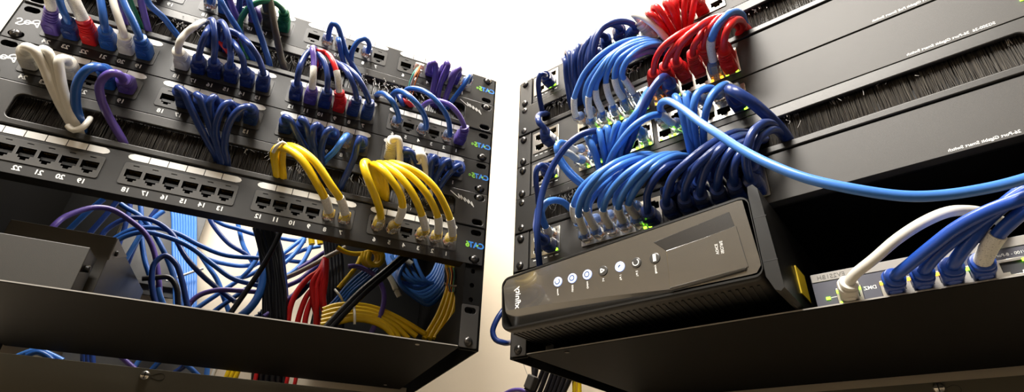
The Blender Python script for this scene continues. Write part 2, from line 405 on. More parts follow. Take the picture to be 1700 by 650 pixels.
# ------------------------------------------------------------------ switches on the right rack
def RU(c): return 94+14.2*(c-1) if c<=6 else 185.5+14.35*(c-7)
RV={'t':14.6,'b':29.2}
def rack_switch(i,lab,leds,words,wu,uled):
    v0=i*U; org=(0,v0+U,0); t=thing('rack_switch',lab,'network switch','R',org,'rack switches')
    H=[rrect(86,173.2,v0+6.5,v0+37,.6,1),rrect(178,265.6,v0+6.5,v0+37,.6,1),rrect(22.8,60.5,v0+4.6,v0+34,.6,1)]
    plate('face',rrect(21,461.6,v0+.5,v0+43.4,1,3),H,-10,0,switch_m,t,org,.35)
    b=MB(); b.box(22.5,460,v0+1.4,v0+42.6,-215,-12.5); b.build('chassis',rack_m,t,org,bevel=.4)
    b=MB(); b.box(21.5,461,v0+.8,v0+43.2,-12.5,-10.05); b.build('bezel_back',black_m,t,org)
    for x0,x1 in ((0,20),(462.6,482.6)):
        e=plate('mounting_ear',rrect(x0,x1,v0+.5,v0+43.7,2,4),[],-2,0,switch_m,t,org,.3)
        b=MB(); w=x1-.8 if x0<10 else x0; b.box(w,w+.8,v0+1,v0+43.3,-2,1.6); b.build('ear_rib',steel_m if 0 else switch_m,e,org,bevel=.2)
        for v in (6.35,38.1): inst('screw',SCREW,t,(x0+8.75 if x0<10 else x1-8.75,v0+v,0),org)
    for g in range(2):
        cs=range(1+6*g,7+6*g)
        holes=[[(RU(c)+x,v0+RV[r]+(y if r=='b' else -y*1)) for x,y in RP] for c in cs for r in 'tb']
        x0,x1=(86.4,172.9) if g==0 else (178.3,265.3)
        blk=plate('port_block',rrect(x0,x1,v0+6.8,v0+36.7,.5,1),holes,-9,1.2,nickel_m,t,org,.15)
        for c in cs:
            for r in 'tb':
                o=inst('port',PORT,blk,(RU(c),v0+RV[r],0),org)
                if r=='t': o.rotation_euler=(0,math.pi,0)
                if (c,r) in leds:
                    q=leds[(c,r)]; dv=5.9 if r=='b' else -5.9
                    for sx,ch in ((-4.6,q[0]),(4.6,q[-1])):
                        if ch!='-': inst('status_light',LEDG if ch=='g' else LEDO,blk,(RU(c)+sx,v0+RV[r]+dv,1.2),org)
    pos=[(33,12.2),(51,12.2),(33,26.6),(51,26.6)]
    holes=[[(x+a,v0+y+c) for a,c in RP] for x,y in pos]
    blk=plate('uplink_block',rrect(23,60.3,v0+4.8,v0+33.8,.5,1),holes,-9,.8,nickel_m,t,org,.15)
    for x,y in pos: inst('port',PORT,blk,(x,v0+y,0),org)
    for ch,x,y in uled: inst('status_light',LEDG,blk,(x,v0+y,.9),org)
    b=MB()
    for k in range(5): b.box(26+k*7,30+k*7,v0+36.2,v0+37.2,0,.15)
    b.build('port_print',white_m,t,org)
    if words:
        me=text_mesh(words,2.35,bold=.06); w=max(v.co.x for v in me.vertices)-min(v.co.x for v in me.vertices)
        text('lettering',words,2.35,(wu+w/MM/2,v0+40.4,.12),white_m,t,org,bold=.06)
    inst('power_light',LEDG,t,(453,v0+29.5,0),org)
    return t
rack_switch(0,'charcoal rack switch at the top of the right rack, mostly hidden by cables',{(4,'b'):'g-',(6,'b'):'-g'},'',0,[('g',55,30.5),('g',48,30.8)])
brush_panel('R',1,'upper brush panel of the right rack, just below the topmost switch',[(9.5,6.35),(9.5,38.1)],[(58,14,60,10,14),(75,14,40,6,14),(150,14,110,12,15),(262,14,60,8,14),(280,14,20,10,12)],logo=False)
rack_switch(2,'charcoal rack switch with red booted cables, second switch from the top',{(2,'b'):'-g',(3,'b'):'-g',(4,'b'):'-g',(5,'b'):'-g',(6,'b'):'-g',(7,'b'):'oo',(8,'b'):'og',(11,'b'):'oo',(12,'b'):'gg'},'26-Port Gigabit PoE Smart Switch',370,[('g',47,30.8),('g',56,29.6)])
rack_switch(3,'charcoal rack switch directly above the lower brush panel, third switch down',{(1,'b'):'-g',(2,'b'):'-g',(5,'b'):'gg',(6,'b'):'gg',(7,'b'):'gg',(8,'b'):'gg',(12,'b'):'-g'},'SG200-26  26-Port Gigabit Smart Switch',381.5,[('g',56,31)])
brush_panel('R',4,'lower brush panel of the right rack, above the lowest switch',[(9.5,6.35),(9.5,38.1)],[(48,14,60,8,14),(62,14,60,8,15),(78,12,50,5,15),(291,12,14,2,10),(330,12,3,1,22),(346,12,3,1,20),(372,11,8,8,7),(300,12,3,2,20)],logo=False)
rack_switch(5,'charcoal rack switch lowest in the right rack, above the modem shelf',{(5,'b'):'-g',(5,'t'):'g-',(6,'b'):'g-'},'26-Port Gigabit Smart Switch',380.5,[('g',56,31)])
# ------------------------------------------------------------------ racks and shelves
def rack(s,lab):
    org=(0,8*U+10,0); t=thing('wall_rack',lab,'equipment rack',s,org,'wall-mounted racks')
    for x0,x1,sx in ((-3.5,17.6,-3.5),(465,486.1,484.4)):
        holes=[]
        xc=8.75 if x0<0 else 473.85
        for i in range(8):
            for v in (6.35,22.225,38.1): holes.append([(xc+2.6*math.cos(k*math.pi/6),i*U+v+2.6*math.sin(k*math.pi/6)) for k in range(12)])
        plate('front_rail',rrect(x0,x1,-2,8*U+1.5,.8,2),holes,-5.2,-3.2,rack_m,t,org,.2)
        b=MB(); b.box(sx,sx+1.7,-2,8*U+1.5,-292,-3.2); b.build('side_panel',rack_m,t,org,bevel=.3)
        b=MB(); b.box(x0+1 if x0<0 else x1-2.2,x0+2.2 if x0<0 else x1-1,-2,8*U,-30,-5.4); b.build('rail_flange',rack_m,t,org)
        b=MB(); b.box(xc-6,xc+6,-1,8*U,-9.5,-8.2); b.build('hole_backing',black_m,t,org)
    for a,c in ((-3,64),(331,484)) if s=='L' else ((-3,484),):
        b=MB(); b.box(a,c,-2,8*U-8,-292,-290.5); b.build('back_panel',rack_m,t,org)
    b=MB(); b.box(300 if s=='L' else -3,484,-4,-2.2,-290,-22); b.build('added_light_block',rack_m,t,org)  # unseen plate, added to keep light from above out of the rack
    for a,c,nm in ((362.5,430,'bottom_rear_rail'),(-30,25,'top_rear_rail')):
        H=[]
        for x in (163 if s=='L' else 322.5,):
            if c>100:
                KH=[(x+2.2,370.3)]+[(x+12+5*math.cos(q),370.6+4.2*math.sin(q)) for q in [math.radians(-130+26*k) for k in range(11)]]+[(x+2.2,372.2)]
        plate(nm,rrect(-8,490,a,c,1.5,3),H,*((WALLW+6,WALLW+8) if c<100 else (-272,-270)),rack_m if c<100 else mat('bronze_rail_paint',(.075,.066,.045),.5,.2,bump=(2200,.15)),t,org,.3)
    stroke('keyhole',KH,.5,black_m,t,org,.2).location.y+=270*MM
    for sx in (-3.5,484.4):
        b=MB(); b.box(sx,sx+1.7,-30,432,WALLW+1,-272); b.build('side_gusset',rack_m,t,org)
    b=MB(); b.disc(0,0,0,1.4,5.2,20,dome=2.4); b.m=1; b.box(-4,4,-.5,.5,2.9,4.1); b.box(-.5,.5,-4,4,2.9,4.1)
    o=b.build('wall_screw',[steel_m,black_m],t,(0,0,0),True); o.location=loc(Vector((159.5 if s=='L' else 322.5,370.5 if s=='L' else 368,-270))-Vector(org))
    return t
rack('L','open black wall rack on the left, holding four patch panels')
rack('R','open black wall rack on the right, holding switches and a modem')
def shelf(s,lab):
    org=(0,8*U+.4,0); t=thing('rack_shelf',lab,'shelf',s,org,'rack shelves')
    b=MB(); b.box(18,464.6,8*U-1.3,8*U+.3,-262,-.4); b.build('tray',rack_m,t,org,bevel=.3)
    b=MB(); b.box(20,463,8*U-1.2,8*U-.2,-.42,-.1); b.build('edge_highlight',mat('edge_highlight_paint',(.34,.32,.29),.45,.6),t,org)  # paler strip paints the light caught along the tray's front bevel
    for x0,x1,w in ((0,18.6,17.4),(464,482.6,464)):
        xc=9.5 if x0<5 else 473.1
        plate('mounting_ear',rrect(x0,x1,7*U+.3,8*U,1.2,3),[slot(xc,7*U+6.35)],-1.8,0,mat('ear_paint',(.040,.037,.034),.4,.2,bump=(2400,.15)),t,org,.3)
        b=MB(); y=8*U-1.3
        pts=[(y,-2),(7*U+.5,-2),(7*U+.5,-18),(y-10,-255),(y,-258)]
        vs=[(w,a,c) for a,c in pts]+[(w+1.2,a,c) for a,c in pts]; n=5
        b.add(vs,[tuple(range(n)),tuple(range(n,2*n))]+[(i,(i+1)%n,n+(i+1)%n,n+i) for i in range(n)])
        b.build('side_wall',rack_m,t,org)
        inst('screw',SCREW,t,(xc,7*U+38.1,0),org)
    for u,w in ((425,-12),(440,-240)) if s=='L' else ((60,-10),):
        b=MB(); b.disc(0,0,0,.6,2.2,14); o=b.build('rivet',steel_m if s=='L' else black_m,t); o.rotation_euler=(math.pi/2,0,0)
        o.location=loc(Vector((u,8*U+.3,w))-Vector(org))
    return t
shelf('L','black steel shelf at the bottom of the left rack')
shelf('R','black steel shelf at the bottom of the right rack, under the modem')
# ------------------------------------------------------------------ modem lying on its side on the right shelf
def modem():
    org=(150,354.3,0)
    t=thing('cable_modem','black glossy modem lying on its side on the right shelf, lit buttons along its front','modem','R',org)
    def outline(d):     # front outline, inset by d
        return [(22+d,0,0)]
    TL,TR_,BR,BL=(21,291.2),(258,276.4),(258.5,343.2),(23,345.4)
    def rq(d,r,n=6):
        c=[(TL[0]+d,TL[1]+d,180),(TR_[0]-d*.3,TR_[1]+d,270),(BR[0]-d*.3,BR[1]-d,0),(BL[0]+d,BL[1]-d,90)]
        out=[]
        rr=[r,r*.8,r*.8,r]
        for k,(x,y,a0) in enumerate(c):
            q=rr[k]; cx=x+q*(1 if k in (0,3) else -1); cy=y+q*(1 if k<2 else -1)
            for j in range(n+1):
                a=math.radians(a0+90*j/n); out.append((cx+q*math.cos(a),cy+q*math.sin(a)))
        return out
    # shell: a rounded box swept back
    b=MB(); secs=[(45.0,1.6,8.5),(43.5,.4,9.5),(40,0,10),(-60,0,10),(-138,1.5,9),(-146,5,7)]
    vs=[];n=0
    for w,d,r in secs:
        q=rq(d,r); n=len(q); vs+=[(x,y,w) for x,y in q]
    fs=[(k*n+i,k*n+(i+1)%n,(k+1)*n+(i+1)%n,(k+1)*n+i) for k in range(len(secs)-1) for i in range(n)]
    fs.append(tuple(range((len(secs)-1)*n,len(secs)*n))); 
    q2=rq(3.2,7.5); vs+=[(x,y,45.0) for x,y in q2]; m_=len(secs)*n
    fs+=[(i,(i+1)%n,m_+(i+1)%n,m_+i) for i in range(n)]
    q3=rq(3.6,7.2); vs+=[(x,y,24) for x,y in q3]; m2=m_+n
    fs+=[(m_+i,m_+(i+1)%n,m2+(i+1)%n,m2+i) for i in range(n)]
    b.add(vs,fs); b.build('shell',modem_m,t,org,True)
    # glossy front, folded along a crease that runs out to the right
    q=rq(4.2,6.8); b=MB()
    def crease(x):      # height of the fold
        s=max(0,min(1,(x-22)/215)); return 326+16.5*s**1.35
    def wf(x,y):
        base=45.6
        yc=crease(x)
        if y>yc: base-= (y-yc)*.95
        return base
    NX=64; NY=22; grid=[]
    ctr=(140,315)
    # build by radial-free scan: columns clipped to the outline
    def clip(x):
        ys=[]
        for (a,c),(d,e) in zip(q,q[1:]+q[:1]):
            if (a-x)*(d-x)<=0 and a!=d: ys.append(c+(e-c)*(x-a)/(d-a))
        return min(ys),max(ys)
    x0=min(p[0] for p in q)+.05; x1=max(p[0] for p in q)-.05; vs=[]
    for i in range(NX+1):
        s=i/NX; s=.5-.5*math.cos(math.pi*s) if i<3 or i>NX-3 else s
        x=x0+(x1-x0)*i/NX; a,c=clip(x); yc=min(max(crease(x),a+.2),c-.05)
        ys=[a+(yc-a)*j/12 for j in range(13)]+[yc+(c-yc)*j/(NY-12) for j in range(1,NY-11)]
        for y in ys: vs.append((x,y,wf(x,y)))
    R_=NY+1
    fs=[(i*R_+j,(i+1)*R_+j,(i+1)*R_+j+1,i*R_+j+1) for i in range(NX) for j in range(NY)]
    b.add(vs,fs); fp=b.build('front_panel',gloss2_m,t,org,True); fp['label']='glossy black front panel with a folded lower edge'
    # thumb scoop with its ledges at the right-hand end
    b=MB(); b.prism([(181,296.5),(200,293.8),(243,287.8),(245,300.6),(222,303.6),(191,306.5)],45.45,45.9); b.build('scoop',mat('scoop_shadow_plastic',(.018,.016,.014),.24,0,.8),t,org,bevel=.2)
    b=MB(); b.prism([(191,306.5),(222,303.6),(246,300.4),(249,333.5),(226,334.8),(190.5,337)],45.5,46.3); b.build('battery_cover',gloss2_m,t,org,bevel=.3)
    b=MB(); b.prism([(190.5,337),(226,334.8),(248,333.7),(247,335.6),(226,337.3),(191,339.3)],45.5,47.2); b.build('cover_ledge',gloss_m,t,org,bevel=.4)
    # buttons
    X=[88.3,103.5,118.7,134,149.9,164.6,180.9]; lit=[1,1,1,0,1,0,0]; words=['Power','US/DS','Online','2.4','Tel 1','Tel 2','Battery']
    for k,x in enumerate(X):
        bt=MB(); bt.disc(x,310.2,45.6,46.3,4.3,24,dome=.25); o=bt.build('indicator',ledw_m if lit[k] else mat('unlit_indicator',(.05,.048,.045),.25,0,.6),t,org,True)
        c=MB(); z=46.75
        if k in (0,1,2,5):
            a0=0 if k in (1,2) else -60; a1=360 if k in (1,2) else 200
            rr=2.3 if k<3 else 2.6; pts=[(x+rr*math.cos(math.radians(a0+(a1-a0)*j/14)),310.2+rr*math.sin(math.radians(a0+(a1-a0)*j/14))) for j in range(15)]
            o2=stroke('icon',[(a,b_) for a,b_ in pts],.75,white_m if not lit[k] else black_m,o,org,.1); o2.location.y=-z*MM
        elif k==3:
            o2=stroke('icon',[(x-1.6,308.4),(x-1.6,312),(x+1.8,310.2),(x-1.6,308.4)],1.0,white_m,o,org,.1); o2.location.y=-z*MM
        elif k==4:
            o2=stroke('icon',[(x-1,311),(x-.2,309.4),(x+.9,309.6)],.9,black_m,o,org,.1); o2.location.y=-z*MM
        else:
            o2=stroke('icon',[(x,307),(x,313.2)],2.6,white_m,o,org,.1); o2.location.y=-z*MM
        text('lettering',words[k],1.75,(x-.2,319.5-(1.2 if len(words[k])<4 else 0),45.75),white_m,t,org,ang=-math.pi/2,bold=.03)
    text('wordmark','xfinity',6.2,(43.5,316,45.85),white_m,t,org,ang=-math.pi/2,bold=.12)
    text('lettering','SECURE',2.1,(233.3,314.6,46.45),white_m,t,org,ang=-math.pi/2,bold=.02)
    text('lettering','VOICE',2.1,(229.6,315.2,46.45),white_m,t,org,ang=-math.pi/2,bold=.02)
    # flared foot at the right-hand end
    pts=[(258,276.2),(258.6,270.5),(262.5,269.6),(265.4,274),(266.8,300),(268,330),(268.6,352),(266,354),(262.5,352.5),(259.5,344.8),(258.4,342.5)]
    b=MB(); vs=[]; secs=[(44.2,.5),(43.2,0),(30,0),(-60,0),(-134,0),(-137,1.5)]; n=len(pts); cx,cy=262.5,312
    for w,d in secs:
        k=1-d/20
        vs+=[(cx+(x-cx)*k, cy+(y-cy)*(1-d/60) - (0 if y<300 else 0), w) for x,y in pts]
    fs=[(k*n+i,k*n+(i+1)%n,(k+1)*n+(i+1)%n,(k+1)*n+i) for k in range(len(secs)-1) for i in range(n)]+[tuple(range(n)),tuple(range((len(secs)-1)*n,len(secs)*n))]
    b.add(vs,fs); b.build('foot',modem_m,t,org,True)
    for y in (297,331):
        b=MB(); b.box(258.3,267.3+(y>300),y,y+.6,43.8,44.35); b.build('foot_seam',black_m,t,org)
    b=MB(); b.box(268.0,269.0,318,340,-34,-8); b.build('sticker',yellowtag_m,t,org)
    # slatted underside
    b=MB()
    for k in range(44):
        x=30+k*5.1
        y=345.4+(x-23)/(258-23)*(343.2-345.4)
        vs=[(x,y-.25,34),(x+1.7,y-.25,34),(x+1.7-16,y-.25,-120),(x-16,y-.25,-120)]; vs=[(max(30,a),b_,c) for a,b_,c in vs]
        vs+=[(a,b_+.9,c) for a,b_,c in vs]
        b.add(vs,[(0,1,2,3),(4,5,6,7),(0,1,5,4),(1,2,6,5),(2,3,7,6),(3,0,4,7)])
    b.build('vent_slats',black_m,t,org)
    for w in (-26,-126):
        b=MB(); b.box(32,42,344.8,354.3,w,w+12); b.build('rubber_pad',black_m,t,org,bevel=.5)
    return t
gloss2_m = mat('piano_black_plastic', (.060,.055,.047), .15, 0, 1., coat=1., ior=1.85)
modem()
# ------------------------------------------------------------------ small grey router-switch beside it
def hub():
    org=(370,8*U-1.3,0); t=thing('desktop_switch','small grey desktop switch with a row of ports, on the right shelf beside the modem','network switch','R',org)
    u0,u1,v0,v1,wf=276.6,470,327.6,8*U-1.3,-9
    b=MB(); b.box(u0+.6,u1-.6,v0+.4,v1,-120,wf-.4); b.build('case',mat('dark_hub_case',(.03,.03,.035),.5),t,org,bevel=.8)
    px=[298.5]+[325.4+15.55*k for k in range(8)]
    H=[rrect(x-8.1,x+8.1,341,353.2,.4,1) for x in px]
    plate('bezel',rrect(u0,u1,v0,v1-.1,.8,2),H,wf-1.5,wf,hub_m,t,org,.25)
    b=MB(); b.box(u0+.4,u1-.4,v0+.4,v0+6.4,wf+.02,wf+.5); b.build('top_band',hubtop_m,t,org,bevel=.2)
    text('model_print','EV2S1BH',3.2,(290,v0+3.6,wf+.6),mat('grey_print',(.13,.125,.115),.6),t,org,bold=.03,spacing=1.1)
    for k,x in enumerate(px):
        hole=[[(x+a*1.04,347+c*.95) for a,c in RP]]
        fr=plate('port_frame',rrect(x-7.9,x+7.9,341.2,353,.4,1),hole,wf-5,wf+.9,nickel_m,t,org,.15)
        inst('port',PORT,fr,(x,347.0,wf),org)
        if k<6:
            m,q=[(LEDG,[(-6.3,-3.6),(6.3,-3.6),(-5.6,4.6)]),(LEDO,[(-6.4,-4)]),(LEDO,[(-6.4,-4)]),(LEDO,[(-6.4,-4)]),(LEDG,[(-6.4,-4)]),(LEDG,[(6,-4)])][k]
            for a,c in q: inst('status_light',m,fr,(x+a,347.2+c,wf+.8),org)
        if 1<=k: text('port_number',str(k),2.2,(x+.5,354.2,wf+.1),white_m,t,org)
    inst('status_light',LEDG,t,(284.8,347,wf),org)
    stroke('print_line',[(286.5,346.8),(290.5,346.6)],.4,white_m,t,org,.1).location.y-=wf*MM*1
    text('port_name','DMZ',2.6,(311.5,344.4,wf+.1),white_m,t,org,bold=.05)
    text('port_name','10/100 - 8-Port Gigabit',2.0,(385,338.2,wf+.15),white_m,t,org)
    return t
hub()
# ------------------------------------------------------------------ dark metal boxes on the left shelf
def metal_box(lab,u0,u1,v0,v1,w0,w1,flap):
    org=((u0+u1)/2,v1,w1); t=thing('equipment_box',lab,'metal box','L',org)
    m=mat('olive_black_paint',(.028,.025,.020),.5,.1,bump=(2000,.15))
    b=MB(); b.box(u0,u1,v0,v1,w0+1,w1-1.2); b.build('body',black_m,t,org,bevel=.5)
    b=MB(); b.box(u0-.4,u1+.4,v0-.4,v1,w1-1.2,w1); b.build('front_cover',m,t,org,bevel=.5)
    if flap:
        b=MB(); tri=[(v0,w1-1.2),(v0+21.5,w1-1.2),(v0,w1-48)]; b.add([(u1+.02,a_,c_) for a_,c_ in tri]+[(u1+1.2,a_,c_) for a_,c_ in tri],[(0,1,2),(3,4,5),(0,1,4,3),(1,2,5,4),(2,0,3,5)]); b.build('side_bracket',mat('grey_bracket',(.16,.15,.14),.5,.2),t,org,bevel=.3)
        b=MB(); b.disc(0,0,0,1.5,2.6,16,dome=1); o=b.build('knob',black_m,t,(0,0,0),True); o.rotation_euler=(0,0,math.pi/2); o.location=loc(Vector((u1+1.2,v0+11,w1-11))-Vector(org))
    else:
        b=MB(); b.disc(0,0,0,3,3,16,dome=1); o=b.build('knob',black_m,t,(0,0,0),True); o.rotation_euler=(0,0,math.pi/2); o.location=loc(Vector((u1,v0+15,w1-10))-Vector(org))
        b=MB(); b.box(u0,u1,v0,v0+1.4,w1-26,w1-1.2); b.build('lid',m,t,org,bevel=.3)
    return t
metal_box('low dark metal box at the front left of the left shelf',60,136.4,316.4,8*U-1.3,-32,-5,False)
metal_box('taller dark metal box with a grey side bracket, behind the low box',62,141,291,8*U-1.3,-200,-40,True)
# ------------------------------------------------------------------ cables
def boot_prof(L,r,a=6.2,b=6.6):
    def size(s):
        if s<13: return (a,b,.35)
        if s<17: k=(s-13)/4; return (a+(r+2.8-a)*k, b+(r+2.8-b)*k, .35+.3*k)
        k=(s-17)/max(1,L-17); R=r+2.8-.5*k
        ph=(s-17)%4.0
        return (R-(0 if ph<2.4 else 1.9),R-(0 if ph<2.4 else 1.9),.65+.25*k)
    return size
def boot(P,L_,m,parent,org,r,length=30,a=6.5,b=7.0,s0=1.0):
    st=[s0,s0+.7,7,12.5,14,15.5,17]+[17.01+.3*k for k in range(int((length-17)/.3))]+[length]
    Q=[]
    for s in st: Q.append(sub(P,L_,s+3,s+3.001,2)[0])
    T,N,B=frames(Q); f=boot_prof(length,r,a,b); o=MB()
    def pr(i):
        x,y,e=f(st[i]); k=.86 if i in (0,) else 1
        if i==len(st)-1: k=.9
        return srect(x*k,y*k,24,e)
    o.sweep(Q,N,B,pr)
    # round pad over the latch, facing down the panel
    k=3; c=Q[2]+B[2]*(b-.4); pts=[]
    ob=o.build('boot',m,parent,org,True)
    pd=MB(); n=16
    rings=[(0,3.9),(1.1,3.7),(1.6,2.8)]
    vs=[]
    sg=1 if (Q[2]+B[2]).y>(Q[2]).y else -1
    for h,rr in rings: vs+=[Q[2]*.4+Q[3]*.6+B[2]*sg*(b-.6+h)+(T[2]*math.cos(2*math.pi*i/n)+N[2]*math.sin(2*math.pi*i/n))*rr for i in range(n)]
    pd.add(vs,[(k*n+i,k*n+(i+1)%n,(k+1)*n+(i+1)%n,(k+1)*n+i) for k in range(2) for i in range(n)]+[tuple(range(2*n,3*n))])
    pd.build('latch_pad',m,ob,org,True)
    return ob
def plug(P,L_,parent,org,jm):
    st=[-2,0,12,17,18.5]
    Q=[sub(P,L_,max(0,s+3),max(0,s+3)+.001,2)[0] for s in st]; Q[0]=Q[1]-(Q[2]-Q[1]).normalized()*2
    T,N,B=frames(Q); o=MB(); dim=[(5.7,4.0),(5.7,4.0),(5.7,4.0),(5.2,3.9),(4.0,3.6)]
    o.sweep(Q,N,B,lambda i:srect(dim[i][0],dim[i][1],16,.3))
    ob=o.build('plug',clear_m,parent,org,True)
    sg=1 if (Q[2]+B[2]).y>(Q[2]).y else -1
    o=MB(); a=Q[1]+B[1]*sg*4.3; c=Q[4]+B[4]*sg*7.2
    n1=N[1]*2.6
    o.add([a+n1,a-n1,c-n1,c+n1]+[q+B[1]*sg*1.0 for q in (a+n1,a-n1,c-n1,c+n1)],[(0,1,2,3),(4,5,6,7),(0,1,5,4),(1,2,6,5),(2,3,7,6),(3,0,4,7)])
    o.build('latch',clear_m,ob,org)
    o=MB()
    for k in range(4):
        w=Q[0]+N[0]*(-3.6+2.4*k)-B[0]*sg*.5; z=Q[1]*.5+Q[2]*.5+N[2]*(-1.8+1.2*k)
        d=N[0]*.33; e=B[0]*.33
        o.add([w+d,w+e,w-d,w-e,z+d,z+e,z-d,z-e],[(0,1,5,4),(1,2,6,5),(2,3,7,6),(3,0,4,7),(0,1,2,3),(4,5,6,7)])
    o.build('wires',CAB['orange'],ob,org)
    return ob
NC=[0]
def cable(s,lab,col,start,pts,ex=None,r=3.0,kind='boot',sl=None,grp=None,W=50,bcol=None,bl=35,cat='network cable',name='patch_cable',straight=True,uc=None,slr=.55,slm=None,w0=0,bs=13,ba=6.5):
    """start: port (u,v) or None; pts: sightings (px,py[,w]); ex: rack unit of the brush it dives into"""
    raw=[]
    px=[p[:2] for p in pts]
    seg=[0]
    for a,b in zip(px,px[1:]): seg.append(seg[-1]+math.hypot(b[0]-a[0],b[1]-a[1]))
    for p,d in zip(pts,seg):
        if len(p)>2: w=p[2]
        else:
            t=d/max(1,seg[-1]); w=34+(W-34)*t/.35 if t<.35 else (W*math.cos((t-.35)/.65*math.pi/2)+2 if ex is not None else W)
        raw.append(un(s,p[0],p[1],w))
    if ex is not None:
        q=raw[-1]; q.y=min(max(q.y,ex*U+13.5),ex*U+35.5); q.z=0
        raw.append(Vector((q.x+.3*(q.x-raw[-2].x),q.y+.4*(q.y-raw[-2].y),-9)))
    if s=='L' and ex is None and pts[-1][1]<-55:          # runs on over the top of the rack and down behind it
        q=raw[-1]; raw+= [Vector((q.x+4,min(q.y,-18)-14,8)),Vector((q.x+6,min(q.y,-18)-10,-40)),Vector((q.x+8,30,-90)),Vector((q.x+8,90,-110))]
    if start is not None:
        u,v=start; raw=[Vector((u,v,w0-3)),Vector((u,v,w0+(9 if kind=='clear' else bs)))]+raw
    P=spline(raw); L=arcs(P); org=tuple(P[0])
    t=thing(name,lab,cat,s,org,grp)
    m=CAB[col]
    a=0
    PJ=P if start is None else [p for p,l in zip(P,L) if l>(7 if kind=='clear' else 20)]
    tube('jacket',PJ,r,m,t,org)
    if start is not None:
        if kind=='boot': boot(P,L,CAB[bcol or col],t,org,r,bl,ba,ba+.5)
        else: plug(P,L,t,org,m)
    if sl:
        a,b=sl; S=sub(P,L,a,b,12); o=tube('label_sleeve',S,r+slr,slm or sleeve_m,t,org,12); o['label']='white printed label sleeve'
    return t
def LP(P,n): return (pu(n),PIDX[P]*U+VP)
PN={'P1':'top patch panel','P2':'second patch panel','P3':'third patch panel','P4':'CAT6 patch panel'}
def lc(P,n,col,pts,ex=None,kind='boot',desc=None,**k):
    d=desc or {'boot':col+' cable with moulded '+(k.get('bcol') or col)+' boot','clear':col+' cable with clear plug'}[kind]
    return cable('L',f'{d} in port {n} of the {PN[P]}',col,LP(P,n),pts,ex,kind=kind,grp='patch cables in the '+PN[P],**k)
# ---- second patch panel, going up
UP=(-14,-60)
lc('P2',24,'white',[(85,14,34),(82,0,42),(80,-22,48),(84,-60,50),(96,-110,40)],kind='boot',bcol='purple',slr=1.0,sl=(37,60))
lc('P2',23,'blue',[(112,32,36),(103,14,44),(98,-4,50),(97,-40,52),(104,-95,45)],r=3.1,bcol='navy',desc='blue cable with navy boot')
lc('P2',22,'white',[(138,32,34),(129,14,42),(120,-6,48),(113,-45,50),(116,-95,45)],bcol='red',r=3.6,slr=1.6,sl=(37,70),desc='white sleeved cable with red boot')
lc('P2',21,'blue',[(174,46,36),(171,24,44),(167,0,48),(163,-40,50),(166,-95,40)],r=3.5)
lc('P2',20,'white',[(206,58,34),(198,34,42),(190,10,47),(183,-25,50),(180,-90,44)],r=3.4)
lc('P2',19,'blue',[(232,62,34),(222,38,42),(208,10,47),(196,-22,50),(188,-90,44)],r=3.4)
lc('P2',18,'white',[(296,82,36),(299,68,44),(308,56),(323,44),(344,37,26),(356,48,12),(360,68,0)],1,r=3.2)
lc('P2',17,'navy',[(330,94,35),(334,76),(342,56),(350,44),(354,42,34),(357,56,12),(358,76,0)],1)
lc('P2',16,'navy',[(355,100,35),(357,78),(356,54),(353,34,52),(348,35,44),(345,52,20),(346,72,0)],1)
lc('P2',15,'navy',[(382,108,35),(383,86),(378,58),(370,38,50),(364,38,40),(362,54,16),(364,78,0)],1)
lc('P2',14,'navy',[(406,116,35),(403,98),(394,80),(384,68,38),(376,70,20),(374,84,0)],1)
lc('P2',13,'navy',[(437,120,35),(430,98),(415,75),(398,59),(382,51,44),(372,56,22),(370,78,0)],1)
lc('P2',12,'navy',[(493,138,34),(497,114),(506,94),(515,84,46),(522,88,20),(526,106,0)],1)
lc('P2',11,'purple',[(518,147,33),(520,125),(521,100),(519,82,50),(524,84,26),(530,106,0)],1,sl=(39,62),desc='purple cable with white label and purple boot')
lc('P2',10,'navy',[(543,150,34),(544,128),(540,107),(532,93,46),(524,92,26),(522,110,0)],1)
lc('P2',9,'red',[(563,152,34),(560,124),(552,101),(541,88),(532,85,40),(525,92,16),(524,110,0)],1,sl=(38,60),desc='red cable with white label and red boot')
lc('P2',8,'navy',[(592,164,33),(588,144),(578,122),(562,106,38),(552,104,18),(548,118,0)],1)
lc('P2',7,'navy',[(613,170,33),(602,142),(588,122),(570,109,36),(556,106,18),(552,120,0)],1)
lc('P2',6,'blue',[(662,200,18),(660,186,30),(651,168,40),(640,157,36),(630,155,20),(624,164,0)],1,kind='clear',r=3.0)
lc('P2',4,'blue',[(707,212,18),(706,196,32),(695,176,44),(680,160,46),(664,151,34),(653,156,14),(650,168,0)],1,kind='clear',r=3.2)
lc('P2',2,'blue',[(747,224,18),(744,198,34),(730,174,46),(712,156,46),(690,147,32),(674,150,14),(670,164,0)],1,kind='clear',r=3.0)
lc('P2',1,'purple',[(771,212,33),(764,194,40),(748,175,44),(728,167,38),(712,169,24),(700,178,6),(697,188,0)],1,r=3.0)
# ---- top patch panel, looping down into the upper brush
lc('P1',23,'purple',[(178,-70,34),(190,-40,40),(198,0,28),(203,25,14),(207,40,0)],1,r=3.2)
lc('P1',22,'green',[(204,-62,34),(208,-30,40),(215,0,28),(226,28,12),(233,44,0)],1,r=3.0)
lc('P1',21,'purple',[(229,-54,34),(230,-28,42),(234,2,28),(241,30,12),(246,50,0)],1,r=3.2)
lc('P1',20,'blue',[(250,-50,34),(246,-20,42),(246,4,36),(270,28,22),(286,48,8),(299,64,0)],1,r=3.0)
lc('P1',18,'blue',[(348,2,18),(347,-20,34),(345,-50,46),(348,-90,48)],kind='clear',r=3.4)
lc('P1',17,'blue',[(362,-20,32),(366,0,42),(378,22,34),(397,52,22),(410,80,8),(419,97,0)],1,r=3.2)
lc('P1',15,'purple',[(378,-22,34),(380,-6,40),(386,12,30),(394,32,16),(400,52,4),(402,60,0)],1,r=3.2)
